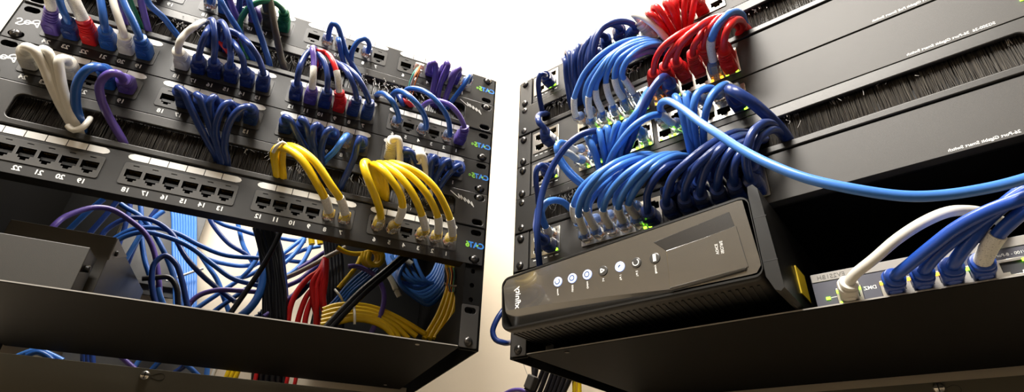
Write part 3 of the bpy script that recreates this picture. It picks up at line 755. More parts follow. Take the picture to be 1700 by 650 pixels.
lc('P1',16,'navy',[(397,16,18),(398,0,30),(400,-30,44),(398,-80,46)],kind='clear',r=3.2)
lc('P1',14,'olive',[(443,14,34),(440,-8,46),(438,-40,52),(436,-90,52)],r=4.4)
lc('P1',13,'green',[(471,20,32),(464,10,40),(452,3,44),(437,2,46),(420,8,40),(407,20,30),(399,36,18),(399,52,8),(404,76,3),(410,96,0)],1,r=3.0)
cable('L','blue cable hanging across the green looped cable of the top patch panel','blue',None,[(404,-60,50),(409,-24,48),(415,6,42),(425,36,28),(438,75,10),(447,109,0)],1,r=3.3,grp='cables dropping into the upper brush')
cable('L','dark olive cable falling straight into the upper brush between the two navy groups','olive',None,[(440,-70,52),(444,-30,52),(449,4,44),(457,50,28),(465,88,8),(471,112,0)],1,r=3.7,grp='cables dropping into the upper brush')
lc('P1',11,'blue',[(545,64,18),(547,50,30),(553,39,42),(560,43,42),(567,62,34),(576,90,20),(589,114,8),(597,128,0)],1,kind='clear',r=3.0)
lc('P1',10,'blue',[(563,60,24),(563,70,36),(567,90,20),(576,114,0)],1,kind='clear',r=2.8)
lc('P1',8,'blue',[(611,86,18),(613,73,30),(606,64,38),(595,68,36),(586,82,28),(583,98,16),(588,118,0)],1,kind='clear',r=2.9)
lc('P1',4,'purple',[(713,118,32),(714,107,44),(721,104,46),(723,122,34),(719,150,14),(718,168,0)],1,r=3.4)
lc('P1',3,'purple',[(739,112,36),(742,104,46),(744,108,46),(736,126,32),(728,152,12),(726,170,0)],1,r=3.4)
lc('P1',2,'purple',[(760,122,36),(763,114,46),(758,118,44),(749,138,30),(739,164,10),(735,176,0)],1,r=3.4)
lc('P1',1,'blue',[(779,134,15),(781,124,26),(778,128,30),(768,144,24),(756,160,12),(746,174,0)],1,kind='clear',r=3.0)
t5=cable('L','open clear plug with bare orange wires in port 5 of the top patch panel','orange',LP('P1',5),[(694,118,16),(688,128,12),(683,142,3),(681,152,0)],1,kind='clear',r=.8)
for nm,dx in (('mint',-6),('white',-3),('orange',3)):
    cable('L',f'thin bare {nm} wire hanging from the open plug on the top patch panel',nm,None,[(698,106,12),(692+dx,122,14),(686+dx,138,6),(684+dx,148,0)],1,r=.7,name='bare_wire',cat='wire')
cable('L','short red cable peeking from the upper brush behind the navy cables on the left','red',None,[(356,58,-4),(363,66,4),(371,75,8),(378,84,6),(384,94,-8)],r=3.0)
cable('L','short red cable peeking from the upper brush behind three blue arches','red',None,[(664,160,-6),(671,166,3),(679,172,5),(686,179,-6)],r=2.9)
cable('L','navy cable stub beside the red stub in the upper brush','navy',None,[(656,150,-6),(664,162,2),(668,172,2),(672,182,-7)],r=3.2)
# ---- third patch panel, looping down into the lower brush
lc('P3',24,'white',[(42,84,36),(44,78,46),(56,83,48),(70,104,40),(86,142,28),(104,180,14),(119,206,0)],4,r=4.0)
lc('P3',23,'white',[(74,92,30),(72,82,44),(80,86,46),(88,108,38),(96,142,28),(110,182,14),(124,210,0)],4,r=3.8)
lc('P3',22,'white',[(113,104,30),(106,97,42),(98,100,44),(100,124,36),(106,154,26),(118,188,13),(130,214,0)],4,r=3.9)
lc('P3',20,'blue',[(174,118,30),(163,111,42),(149,113,46),(136,124,42),(127,144,34),(126,174,20),(134,206,2)],4,r=3.9)
lc('P3',19,'purple',[(205,132,30),(197,123,40),(186,121,44),(173,128,40),(165,142,34),(168,164,26),(180,192,12),(203,232,0)],4,r=3.6)
cable('L','white loop of cable wrapped under the white and blue cables on the lower brush','white',None,[(113,209,10),(122,216,12),(136,212,12),(146,202,8),(150,196,-6)],r=2.6,name='cable_wrap',cat='cable tie')
X3=[(17,[(298,153,30),(296,146,42),(304,152,44),(316,178,36),(332,210,24),(347,238,10),(358,258,0)]),
 (16,[(333,165,30),(327,157,42),(331,161,44),(340,184,36),(350,212,24),(359,240,10),(364,262,0)]),
 (15,[(361,172,32),(355,161,43),(349,167,43),(349,186,34),(354,216,22),(362,246,8),(367,266,0)]),
 (14,[(390,182,32),(382,170,43),(373,174,43),(363,192,36),(358,216,24),(364,246,8),(369,268,0)]),
 (13,[(417,182,30),(411,177,42),(400,180,44),(386,194,38),(376,218,26),(373,246,10),(377,268,0)]),
 (12,[(474,202,28),(473,194,40),(480,198,42),(490,216,34),(504,240,22),(518,264,8),(527,280,0)]),
 (11,[(503,204,30),(500,197,42),(506,201,43),(513,224,34),(520,248,22),(527,270,8),(531,284,0)]),
 (10,[(529,214,32),(527,207,43),(521,211,43),(520,230,34),(525,254,18),(532,286,0)]),
 (9,[(554,222,32),(549,214,43),(543,218,43),(535,238,32),(533,260,16),(535,286,0)]),
 (7,[(601,238,30),(598,230,40),(594,238,38),(589,258,26),(578,284,12),(567,306,0)]),
 (5,[(672,252,28),(674,250,36),(682,252,38),(690,266,28),(697,288,10),(702,300,0)]),
 (3,[(723,268,30),(722,260,40),(718,266,38),(715,284,24),(714,304,0)]),
 (2,[(746,276,30),(745,266,40),(739,270,38),(727,290,22),(718,308,0)]),
 (1,[(764,280,28),(762,274,36),(754,280,34),(738,298,18),(724,316,0)])]
for n,p in X3: lc('P3',n,'navy',p,4,r=3.4)
lc('P3',8,'light blue',[(577,226,14),(574,226,26),(566,236,30),(556,250,24),(542,264,10),(533,274,0)],4,kind='clear',r=3.2)
lc('P3',6,'white',[(650,240,24),(654,230,38),(661,230,40),(664,250,32),(664,280,18),(666,312,0)],4,r=3.6)
lc('P3',4,'white',[(694,264,28),(696,256,38),(702,258,38),(706,276,28),(711,304,8),(714,322,0)],4,r=3.5)
# ---- CAT6 panel: yellow, up into the lower brush
Y=dict(kind='clear',r=3.7)
lc('P4',8,'yellow',[(546,350,20),(541,332,36),(526,304,50),(502,266,58),(482,249,54),(464,244,44),(455,254,26),(458,280,6),(460,292,0)],4,sl=(25,45),**Y)
lc('P4',7,'yellow',[(573,354,20),(566,332,36),(550,308,50),(524,270,58),(502,251,56),(484,243,48),(471,246,32),(468,272,8),(470,294,0)],4,sl=(25,45),**Y)
lc('P4',6,'yellow',[(632,358,20),(627,336,38),(614,304,54),(605,280,58),(604,270,52),(612,272,34),(622,292,12),(630,312,0)],4,kind='clear',r=3.9)
lc('P4',5,'yellow',[(660,368,20),(668,346,38),(665,324,50),(650,299,58),(634,280,58),(620,273,44),(620,284,22),(630,314,0)],4,sl=(25,45),**Y)
lc('P4',3,'yellow',[(706,380,20),(702,362,34),(696,344,46),(682,316,56),(662,291,58),(642,276,52),(627,272,36),(626,288,16),(634,316,0)],4,sl=(25,45),**Y)
lc('P4',2,'yellow',[(727,386,20),(728,366,34),(721,344,46),(706,318,56),(684,294,58),(658,278,54),(637,272,38),(632,288,16),(637,318,0)],4,sl=(25,45),**Y)
lc('P4',1,'yellow',[(751,390,20),(749,370,34),(739,342,46),(721,311,56),(696,288,58),(666,274,54),(645,272,38),(638,290,14),(641,320,0)],4,sl=(25,45),**Y)
cable('L','white tie around the two yellow cables in front of the lower brush','white',None,[(454,252,40),(460,242,52),(469,236,54),(476,242,50),(474,250,40)],r=1.6,name='cable_wrap',cat='cable tie')
# ------------------------------------------------------------------ inside the left rack
def loose(lab,col,pts,r=2.8,grp=None,**k): return cable('L',lab,col,None,pts,None,r=r,grp=grp,name=k.pop('name','loose_cable'),**k)
def strands(n,lab,col,pts,d0,d1,dw=0,r=2.8,grp=None,jit=1.0,**k):
    for i in range(n):
        q=[]
        for j,(x,y,w) in enumerate(pts):
            t=j/(len(pts)-1); q.append((x+i*(d0[0]*(1-t)+d1[0]*t)+random.uniform(-jit,jit), y+i*(d0[1]*(1-t)+d1[1]*t)+random.uniform(-jit,jit), w+dw*i))
        loose(lab,col,q,r,grp,**k)
G='cables hanging inside the left rack'
b=MB(); b.box(66,160,60,268,WALLW+14,WALLW+18)
b=MB(); b.box(66,160,60,268,WALLW+14,WALLW+18); b2=MB(); b2.box(62,222,306,367,WALLW+10,WALLW+13)
tpl=thing('backing_plate','grey metal backing plate on the wall behind the blue cables, inside the left rack','metal plate','L',(113,268,WALLW+14))
b.build('plate',mat('grey_backing_plate',(.10,.098,.095),.55,.1,var=.25),tpl,(113,268,WALLW+14),bevel=.4)
b2.build('lower_plate',MATS['grey_backing_plate'],tpl,(113,268,WALLW+14),bevel=.4)
b=MB(); b.box(72,154,250,256,WALLW+18,WALLW+24); b.build('flange',MATS['grey_backing_plate'],tpl,(113,268,WALLW+14),bevel=.3)
for i in range(9):
    loose('light blue cable in the flat vertical ribbon against the backing plate','light blue',[(283+i*4.6,330,-292),(287+i*4.5,360,-292),(288+i*4.4,410,-290),(290+i*4.2,460,-284),(291+i*4,520,-272)],2.6,'flat ribbon of light blue cables')
loose('white tie strapped across the flat ribbon of blue cables','white',[(276,466,-268),(300,458,-270),(322,450,-270),(338,445,-268)],1.7,name='cable_tie',cat='cable tie')
L1=[('dark blue cable arching from the metal boxes down to the lower middle','navy',[(164,398,-190),(178,380,-190),(212,362,-190),(251,365,-190),(283,385,-190),(309,427,-185),(335,456,-180),(361,478,-175),(390,500,-170)]),
('blue cable sweeping right across the flat ribbon to the black bundle','blue',[(176,412,-205),(190,396,-205),(222,380,-205),(261,378,-205),(296,388,-205),(332,407,-205),(374,423,-205),(430,428,-205)]),
('blue cable curving from the side bracket down to the right','blue',[(182,416,-180),(196,398,-180),(235,385,-180),(277,393,-180),(316,410,-178),(354,439,-175),(387,462,-172),(430,474,-170)]),
('light blue cable crossing the white wall low, ending at the black bundle','light blue',[(335,427,-235),(367,436,-235),(406,441,-235),(442,433,-235)]),
('navy cable dropping from behind the CAT6 panel across the white wall','navy',[(346,355,-225),(352,370,-225),(380,404,-225),(406,420,-225),(424,434,-225)]),
('light blue cable falling steeply across the white wall','light blue',[(394,365,-240),(397,380,-240),(404,407,-240),(418,433,-240),(424,442,-240)]),
('blue cable skimming just under the CAT6 panel','blue',[(338,352,-230),(370,372,-230),(396,380,-230),(424,389,-230),(440,392,-230)]),
('blue cable climbing from the shelf edge to the black bundle','light blue',[(312,522,-220),(340,502,-220),(361,488,-220),(406,456,-220),(426,430,-220),(434,410,-220)]),
('blue cable rising from the shelf edge, lower of two','blue',[(345,524,-210),(378,500,-210),(406,481,-210),(440,455,-210)]),
('light blue cable rising gently right of the ribbon','light blue',[(390,462,-232),(410,458,-232),(430,448,-232),(445,440,-232)]),
('light blue cable falling from the ribbon to the shelf edge','light blue',[(334,424,-228),(346,442,-228),(361,465,-228),(372,495,-228),(382,522,-228)]),
('purple cable arched low over the shelf edge beside the ribbon','purple',[(305,520,-160),(318,500,-160),(334,488,-160),(362,481,-160),(400,482,-160),(428,484,-160)]),
('navy loop of cable standing up beside the black box','navy',[(262,512,-150),(255,490,-150),(252,462,-150),(257,436,-150),(274,424,-150),(291,436,-150),(302,465,-150),(309,498,-150),(314,520,-150)]),
('thin black cable hooked inside the navy loop','black',[(236,462,-165),(262,460,-165),(280,460,-165),(292,474,-165),(296,512,-165)]),
('short light blue cable end inside the navy loop','light blue',[(262,478,-158),(266,492,-158),(274,512,-158)]),
('purple cable arching over the dark metal boxes','purple',[(74,392,-120),(88,376,-120),(104,362,-125),(123,353,-130),(158,344,-140),(187,348,-150),(218,367,-160),(240,386,-165),(254,412,-170),(262,450,-172),(266,500,-170),(268,530,-170)]),
('blue cable leaning down behind the dark metal boxes, leftmost','blue',[(98,400,-150),(114,382,-150),(130,366,-150),(146,351,-150),(172,330,-150)]),
('navy cable leaning behind the dark metal boxes, beside the leftmost blue one','navy',[(136,404,-170),(150,386,-170),(162,372,-170),(178,354,-170),(194,334,-170)]),
('blue cable slipping down from the CAT6 panel to the backing plate','blue',[(200,338,-215),(212,346,-215),(230,356,-215),(246,372,-215),(262,398,-215),(282,440,-214),(300,500,-210),(306,530,-205)]),
('blue cable hanging straight in front of the backing plate','blue',[(233,338,-240),(234,352,-240),(234,386,-240),(240,430,-240),(249,460,-240),(252,480,-240)]),
('navy cable leaning left in front of the backing plate','navy',[(262,345,-230),(252,358,-230),(236,382,-230),(222,412,-230),(212,436,-230),(202,462,-230)]),
('light blue cable leaning left just above the metal bracket','light blue',[(272,350,-222),(258,360,-222),(236,386,-222),(216,418,-222),(198,450,-222)]),
('navy cable hanging left of the backing plate','navy',[(216,338,-235),(214,352,-235),(206,380,-235),(196,410,-235),(186,442,-235)]),
('light blue cable right of the black bundle, rising steeply','light blue',[(466,424,-245),(484,410,-245),(502,396,-245),(510,390,-245)]),
('light blue cable right of the black bundle, rising to the yellow plugs','light blue',[(468,440,-240),(486,424,-240),(500,406,-240),(506,396,-240)]),
('light blue cable crossing right behind the yellow plugs','light blue',[(464,430,-250),(490,420,-250),(512,412,-250),(532,408,-250)]),
('blue cable running level right of the black bundle','blue',[(472,431,-255),(494,434,-255),(515,435,-255),(530,434,-255)]),
('light blue cable curling up to the yellow plug from the bundle','light blue',[(466,462,-238),(484,452,-238),(500,438,-238),(510,422,-238),(518,404,-238)]),
('blue cable running level under the CAT6 panel beside the bundle','blue',[(460,394,-250),(484,398,-250),(508,400,-250)]),
('grey cable slanting up from the black bundle behind the CAT6 panel','grey',[(466,464,-175),(490,454,-172),(512,443,-170),(545,425,-168),(574,410,-165)]),
('purple cable slanting under the grey cable','purple',[(472,476,-190),(498,464,-190),(515,450,-190),(540,432,-190)]),
('violet cable behind the grey cable, higher of two','purple',[(495,446,-215),(515,434,-215),(530,424,-215),(545,414,-215)]),
('thick blue cable beside the black diagonal cable at the shelf edge','blue',[(392,530,-140),(412,514,-145),(426,496,-150),(434,476,-155),(438,452,-160),(440,430,-165)]),
('black cable running diagonally across the white wall to the shelf edge','black',[(466,384,-140),(452,414,-140),(436,442,-140),(412,478,-138),(378,526,-135)]),
('yellow cable hanging in a shallow arc under the CAT6 panel','yellow',[(560,410,-150),(574,418,-150),(592,421,-150),(610,418,-150),(626,410,-150)]),
('yellow cable slanting down to the blue tied bundle','yellow',[(600,424,-165),(594,438,-165),(584,452,-168),(572,466,-170),(562,478,-172)]),
('short violet cable bridging above the tied blue bundle','purple',[(578,442,-130),(588,441,-130),(600,444,-130),(614,451,-130),(622,456,-130)]),
('violet cable hanging in front of the tied yellow bundle','purple',[(624,458,-120),(631,468,-115),(637,484,-112),(637,502,-110),(631,524,-108),(618,548,-105),(612,562,-104)])]
for a,c,p in L1: loose(a,c,p,3.0 if 'thick' not in a else 4.6,G)
strands(12,'black cable in the thick upright bundle hanging mid rack','black',[(424,378,-165),(432,410,-165),(438,450,-160),(440,490,-155),(440,530,-150)],(2.6,0),(3.0,0),.8,2.7,'thick upright black bundle',jit=2.2)
strands(3,'navy cable at the edge of the thick upright bundle','navy',[(452,382,-172),(462,420,-172),(466,460,-168),(468,500,-160),(468,530,-155)],(3,0),(3,0),1,3,'navy strands of the upright bundle')
strands(5,'black cable in the second upright bundle behind the red cables','black',[(541,398,-185),(544,430,-185),(546,470,-180),(546,510,-175),(545,545,-170)],(5,0),(5.5,0),1,3.6,'second upright black bundle')
strands(6,'navy cable lying along the back of the shelf between the bundle and the red cables','navy',[(420,532,-170),(450,520,-175),(486,498,-180),(512,470,-190),(530,446,-200)],(5,-5),(2,-2),2,3.0,'navy cables along the shelf')
strands(2,'purple cable lying along the shelf beside the upright bundle','purple',[(430,534,-150),(456,516,-155),(484,492,-160),(506,464,-170)],(8,-8),(8,-6),2,3.0,'purple cables along the shelf')
RD=[[(540,428,-150),(530,448,-150),(512,461,-150),(492,486,-148),(482,510,-146),(477,540,-144)],
 [(541,430,-146),(534,446,-146),(520,466,-146),(520,500,-144),(532,545,-140)],
 [(541,430,-143),(536,450,-143),(527,474,-143),(526,505,-140),(524,548,-138)],
 [(542,430,-140),(538,456,-140),(534,490,-140),(538,520,-138),(543,552,-136)],
 [(520,478,-152),(510,490,-150),(499,516,-148),(492,542,-146)],
 [(526,482,-149),(515,502,-148),(508,524,-146),(505,546,-144)],
 [(542,432,-137),(541,462,-137),(537,495,-137),(542,525,-135),(546,552,-134)]]
for p in RD: loose('red cable in the fan of red cables dropping to the left shelf','red',p,3.2,'fan of red cables')
for dx in (0,9): loose('black cable slanting over the tied yellow bundle','black',[(538+dx,546,-95),(562+dx,520,-98),(600+dx,482,-102),(640+dx,449,-105),(674+dx,420,-108)],3.6,'black slanting cables')
strands(4,'blue cable in the slanting bundle held by a white tie','blue',[(543,514,-150),(560,494,-150),(576,476,-150),(596,458,-150),(620,440,-150)],(3.6,2.6),(3,3),1,2.8,'tied blue bundle')
loose('white tie around the slanting blue bundle','white',[(556,480,-138),(561,486,-132),(566,493,-132),(569,500,-138)],1.4,name='cable_tie',cat='cable tie')
for i in range(5):
    y=i*6.4
    loose('yellow cable in the tied bundle arching above the left shelf','yellow',[(536-i,514+y*1.0,-115+i*3),(556,507+y*1.1,-115+i*3),(588,505+y*.95,-115+i*3),(626,512+y*.95,-115+i*3),(666-i*4,530+y*.95,-112+i*3),(706-i*14,554+y*.6,-108+i*3)],3.3,'tied yellow bundle')
loose('white tie around the arching yellow bundle','white',[(587,500,-106),(588,512,-98),(589,526,-92),(589,538,-92)],1.5,name='cable_tie',cat='cable tie')
for i in range(5):
    loose('yellow cable in the fan rising along the right side of the left rack','yellow',[(742+i*6.5,438,-130+i*6),(746+i*6,460,-128+i*6),(742+i*6,482,-122+i*6),(728+i*8,520,-116+i*6),(704+i*9,562,-108+i*6)],3.2,'upright yellow fan')
for i,c in enumerate(('orange','blue','red','mint','white')):
    loose(f'thin bare {c} wire at the top of the upright yellow cables',c,[(741+i*4,444,-112),(744+i*3.4,456,-108),(742+i*3.5,474,-106),(746+i*2,484,-106)],.8,None,name='bare_wire',cat='wire')
loose('grey tie around the upright yellow cables','grey',[(738,470,-112),(750,474,-104),(762,474,-96),(774,471,-92)],1.4,name='cable_tie',cat='cable tie')
for i in range(8):
    k=i/7
    loose('light blue cable in the hanging coil at the right of the left rack','light blue' if i<6 else 'blue',[(640+6*i,418,-200+4*i),(648+2*i,444+3*i,-196+4*i),(662+4*i,466+4*i,-190+4*i),(690+3*i,470+5*i,-186+4*i),(714+3*i,458+4*i,-184+4*i),(728+3*i,430+3*i,-184+4*i),(734+3*i,408,-186+4*i)],2.9,'hanging light blue coil')
for i in range(4): loose('light blue strand lying across the hanging coil','light blue',[(650+12*i,424,-176),(662+11*i,446,-172),(676+10*i,462+i,-170),(692+9*i,470,-172)],2.7,'strands across the coil')
for p in ([(642,452,-168),(650,464,-164),(657,480,-162)],[(658,482,-164),(663,492,-164)],[(668,428,-168),(684,438,-166)]):
    loose('white printed label wrapped on the hanging light blue coil','white',p,3.6,'labels on the blue coil',name='cable_label',cat='label')
for i in range(3):
    cx,cy=614+i*5,432; loose('small yellow coil tucked under the CAT6 panel','yellow',[(cx-10,cy-14,-140+6*i),(cx-12,cy,-140+6*i),(cx-2,cy+8,-140+6*i),(cx+10,cy+2,-138+6*i),(cx+10,cy-12,-138+6*i),(cx,cy-18,-138+6*i)],3.2,'small yellow coil')
for x in (517,531): loose('short yellow plug hanging under the CAT6 panel','yellow',[(x,390,-200),(x,398,-200),(x+1,405,-200)],4.0,'yellow plugs')
# seen through the gap below the left shelf
BL='cables seen below the left shelf'
for a,c,p,r in [('bright blue cable arched at the far left below the shelf','light blue',[(10,600,-292),(40,586,-292),(62,580,-292),(84,588,-292),(104,598,-292)],3.2),
 ('second blue cable under the arched one at the far left below the shelf','blue',[(44,590,-286),(60,584,-286),(78,590,-286),(90,602,-286)],3.2),
 ('thin black cable crossing the far left corner below the shelf','black',[(-10,572,-280),(4,564,-280),(18,556,-280)],2.2),
 ('purple cable slanting below the middle of the shelf','purple',[(190,582,-285),(206,596,-285),(224,612,-285)],3.0),
 ('blue cable slanting below the shelf right of the purple one','light blue',[(238,588,-288),(228,602,-288),(220,616,-288)],2.8),
 ('blue cable slanting below the shelf above the keyhole screw','blue',[(274,590,-288),(260,604,-288),(246,620,-288)],3.2),
 ('navy cable slanting below the shelf','navy',[(322,594,-288),(302,610,-288),(284,622,-288)],3.4),
 ('blue cable slanting the other way below the shelf','blue',[(304,600,-282),(318,612,-282),(334,628,-282)],3.0),
 ('light blue cable upright below the shelf beside the yellow ones','light blue',[(346,600,-286),(344,614,-286),(342,632,-286)],3.2),
 ('white cable below the shelf left of the yellow ones','white',[(362,602,-286),(356,616,-286),(350,632,-286)],2.4)]: loose(a,c,p,r,BL)
strands(3,'navy cable standing upright below the left part of the shelf','navy',[(139,570,-286),(139,590,-286),(140,610,-286)],(7,0),(7,0),0,3.4,'upright navy cables below the shelf',jit=.3)
strands(3,'yellow cable below the middle of the shelf','yellow',[(386,602,-284),(380,616,-284),(372,636,-284)],(7,1),(7,1),0,3.4,'yellow cables below the shelf',jit=.3)
strands(6,'black cable standing below the right half of the shelf','black',[(424,604,-286),(423,620,-286),(422,640,-286)],(10,1.4),(10,1.4),0,4.2,'black cables below the shelf',jit=.3)
for x in (427,480,494): loose('red cable standing below the right half of the shelf','red',[(x,610,-280),(x-2,624,-280),(x-6,642,-280)],2.6,'red cables below the shelf')
# ------------------------------------------------------------------ cables of the right rack
RN={0:'topmost rack switch',2:'second rack switch',3:'third rack switch',5:'lowest rack switch'}
NUM={1:'first',2:'second',3:'third',4:'fourth',5:'fifth',6:'sixth',7:'seventh',8:'eighth',9:'ninth',10:'tenth',11:'eleventh',12:'last'}
def rc(i,c,rw,col,pts,ex=None,kind='clear',desc=None,**k):
    d=desc or {'boot':col+' booted cable','clear':col+' cable with clear plug'}[kind]
    row='upper' if rw=='t' else 'lower'
    k.setdefault('r',2.95); k.setdefault('grp','patch cables in the '+RN[i])
    if kind=='boot': k.setdefault('bl',35)
    return cable('R',f'{d} in {row} row, {NUM[c]} column of the {RN[i]}',col,(RU(c),i*U+RV[rw]),pts,ex,kind=kind,**k)
# topmost switch: navy loops falling into the upper brush
rc(0,1,'b','navy',[(941,104,32),(936,96,44),(939,104,46),(941,128,36),(945,156,20),(950,178,0)],1,'boot',r=3.5)
rc(0,1,'t','navy',[(943,92,32),(942,84,44),(946,92,48),(947,116,40),(950,150,22),(954,176,0)],1,'boot',r=3.5)
rc(0,2,'b','navy',[(960,98,30),(954,82,44),(953,92,50),(953,120,40),(956,150,22),(958,174,0)],1,'boot',r=3.5)
rc(0,2,'t','navy',[(962,86,30),(962,74,44),(960,80,50),(958,104,44),(960,140,26),(963,172,0)],1,'boot',r=3.5)
rc(0,3,'b','navy',[(978,90,30),(980,72,46),(974,72,54),(965,92,50),(963,126,34),(967,170,0)],1,'boot',r=3.5)
rc(0,3,'t','navy',[(980,78,30),(986,64,46),(980,64,54),(971,84,52),(968,120,36),(971,168,0)],1,'boot',r=3.5)
rc(0,4,'b','navy',[(1004,60,36),(990,58,48),(980,74,52),(975,100,46),(975,136,24),(978,164,0)],1,'boot',r=3.5)
rc(0,5,'t','navy',[(1030,46,32),(1014,40,42),(994,50,54),(984,70,54),(979,100,46),(980,134,24),(984,162,0)],1,'boot',r=3.5,bl=34)
rc(0,6,'b','navy',[(1054,44,30),(1040,36,40),(1020,37,50),(1000,47,56),(990,66,56),(985,96,46),(984,132,24),(988,160,0)],1,'boot',r=3.5,bl=34)
rc(0,7,'b','white',[(1066,42,26),(1056,28,38),(1052,24,46),(1066,28,48),(1086,42,40),(1104,62,26),(1118,80,0)],1,'boot',r=3.4,desc='grey white cable')
for c,r,p in ((7,'t',[(1080,32,34),(1075,22,48),(1082,24,50),(1096,38,40),(1112,58,18),(1120,72,0)]),
              (8,'b',[(1090,30,30),(1084,13,46),(1090,11,52),(1100,24,46),(1114,46,28),(1126,66,0)]),
              (9,'b',[(1112,18,30),(1104,5,46),(1109,4,52),(1118,22,44),(1126,44,24),(1132,62,0)]),
              (9,'t',[(1118,4,30),(1120,-8,46),(1122,4,48),(1124,26,38),(1128,50,18),(1134,66,0)]),
              (10,'t',[(1134,-8,30),(1137,-20,46),(1138,-8,50),(1136,16,42),(1138,40,24),(1140,60,0)]),
              (11,'b',[(1152,-4,30),(1154,-16,46),(1154,-4,50),(1150,18,42),(1146,40,24),(1145,60,0)])):
    rc(0,c,r,'red',p,1,'boot',r=3.1)
# second switch: light blue with clear plugs, then red boots
S=dict(sl=(25,49))
rc(2,1,'t','light blue',[(956,192,18),(953,166,34),(958,148,42),(970,122,50),(990,98,56),(1018,77,52),(1050,66,38),(1080,67,18),(1100,76,0)],1,sl=(23,45))
rc(2,2,'t','light blue',[(977,182,18),(971,160,34),(974,142,42),(984,124,48),(1006,98,54),(1036,78,48),(1066,72,30),(1100,80,0)],1)
rc(2,2,'b','light blue',[(981,196,18),(977,170,34),(980,148,44),(990,126,52),(1012,96,56),(1040,75,50),(1070,67,32),(1104,80,0)],1,**S)
rc(2,3,'b','light blue',[(1000,186,18),(990,162,34),(990,140,44),(1001,118,52),(1020,90,56),(1048,73,48),(1080,67,30),(1106,82,0)],1,**S)
rc(2,4,'b','light blue',[(1018,176,18),(1009,154,34),(1006,132,44),(1011,112,52),(1028,88,56),(1056,74,48),(1088,69,30),(1108,84,0)],1,**S)
rc(2,5,'b','light blue',[(1036,166,18),(1025,148,34),(1020,128,44),(1024,108,52),(1034,94,56),(1060,78,48),(1090,72,30),(1110,86,0)],1,**S)
rc(2,6,'b','light blue',[(1052,154,18),(1040,136,36),(1033,124,46),(1036,110,52),(1045,96,56),(1066,80,46),(1092,74,30),(1112,88,0)],1,sl=(23,46))
rc(2,5,'t','light blue',[(1034,152,18),(1028,132,34),(1032,114,44),(1046,98,50),(1074,86,38),(1100,88,0)],1)
RB=dict(r=3.1)
rc(2,7,'t','red',[(1085,118,34),(1088,100,44),(1099,80,54),(1120,62,56),(1150,46,46),(1190,34,28),(1226,34,8),(1238,44,0)],1,'boot',**RB)
rc(2,8,'t','red',[(1104,108,34),(1110,92,44),(1124,74,52),(1142,58,52),(1164,44,42),(1190,34,30),(1228,38,8),(1240,48,0)],1,'boot',**RB)
rc(2,9,'t','red',[(1122,100,36),(1125,84,46),(1138,64,56),(1156,48,58),(1176,34,50),(1200,28,36),(1226,34,10),(1240,46,0)],1,'boot',r=3.3)
rc(2,10,'t','red',[(1150,86,36),(1153,74,44),(1162,60,48),(1172,46,44),(1190,34,34),(1224,42,0)],1,'boot',**RB)
rc(2,11,'t','red',[(1168,78,34),(1171,62,44),(1179,46,50),(1192,32,48),(1206,26,36),(1228,40,0)],1,'boot',**RB)
rc(2,12,'t','red',[(1190,70,34),(1191,56,44),(1194,44,48),(1206,34,42),(1222,40,20),(1230,52,0)],1,'boot',**RB)
rc(2,12,'b','red',[(1202,78,36),(1203,64,46),(1208,48,52),(1218,35,46),(1229,34,30),(1234,44,12),(1226,56,0)],1,'boot',r=3.3,bl=33)
rc(2,11,'b','light blue',[(1184,102,18),(1180,78,34),(1182,62,46),(1192,42,54),(1206,26,54),(1220,20,40),(1232,26,18),(1237,40,0)],1,sl=(23,50),r=3.4)
rc(2,8,'b','navy',[(1112,138,26),(1104,128,40),(1096,132,50),(1084,148,52),(1070,174,50),(1058,206,42),(1046,238,26),(1036,262,8),(1032,276,0)],4,'boot',r=3.9,bl=30)
rc(2,7,'b','light blue',[(1084,154,20),(1077,150,34),(1068,164,46),(1056,188,50),(1042,206,46),(1026,236,34),(1014,264,14),(1010,282,0)],4,r=3.2)
# third switch
rc(3,1,'t','light blue',[(953,248,18),(940,239,34),(929,237,46),(924,245,50),(930,262,42),(946,284,28),(966,302,14),(984,314,0)],4,sl=(20,42),r=3.2)
rc(3,1,'b','light blue',[(956,263,18),(944,254,32),(932,252,42),(926,258,46),(932,272,40),(948,292,28),(968,308,12),(988,318,0)],4,sl=(20,44),r=3.2)
rc(3,2,'b','light blue',[(984,250,16),(977,234,34),(975,227,46),(980,234,48),(988,254,40),(995,280,22),(1001,300,0)],4,r=3.3)
for k,(c,r,p) in enumerate(((3,'t',[(988,234,28),(990,220,44),(995,218,48),(1000,240,42),(1006,268,22),(1010,290,0)]),
    (4,'t',[(1006,226,28),(1006,214,44),(1009,212,48),(1011,232,42),(1012,262,22),(1014,286,0)]),
    (4,'b',[(1024,226,26),(1028,208,44),(1024,206,50),(1018,228,44),(1012,258,24),(1014,290,0)]),
    (5,'t',[(1038,216,28),(1044,202,44),(1040,202,50),(1030,226,44),(1018,260,24),(1018,288,0)]))): rc(3,c,r,'light blue',p,4,r=3.2)
rc(3,3,'b','navy',[(1004,234,24),(1002,220,38),(990,217,48),(968,222,56),(945,238,60),(922,268,58),(906,302,54),(896,340,50),(892,380,46),(894,420,34),(897,450,14),(898,470,-8)],None,'boot',r=3.2)
rc(3,8,'b','light blue',[(1112,202,22),(1098,191,38),(1076,194,52),(1052,210,56),(1030,236,50),(1014,262,34),(1006,288,14),(1004,304,0)],4,sl=(20,46),r=3.2)
rc(3,6,'b','light blue',[(1066,218,18),(1054,212,30),(1040,226,34),(1030,250,22),(1026,276,0)],4,r=3.5)
rc(3,7,'t','light blue',[(1102,190,26),(1096,180,46),(1098,171,58),(1108,167,66),(1130,178,76),(1160,201,86),(1190,221,94),(1230,247,100),(1280,273,104),(1340,296,104),(1420,314,100),(1500,325,92),(1560,324,84),(1640,312,74),(1700,297,66),(1780,270,50)],None,r=3.1,desc='long swooping light blue cable')
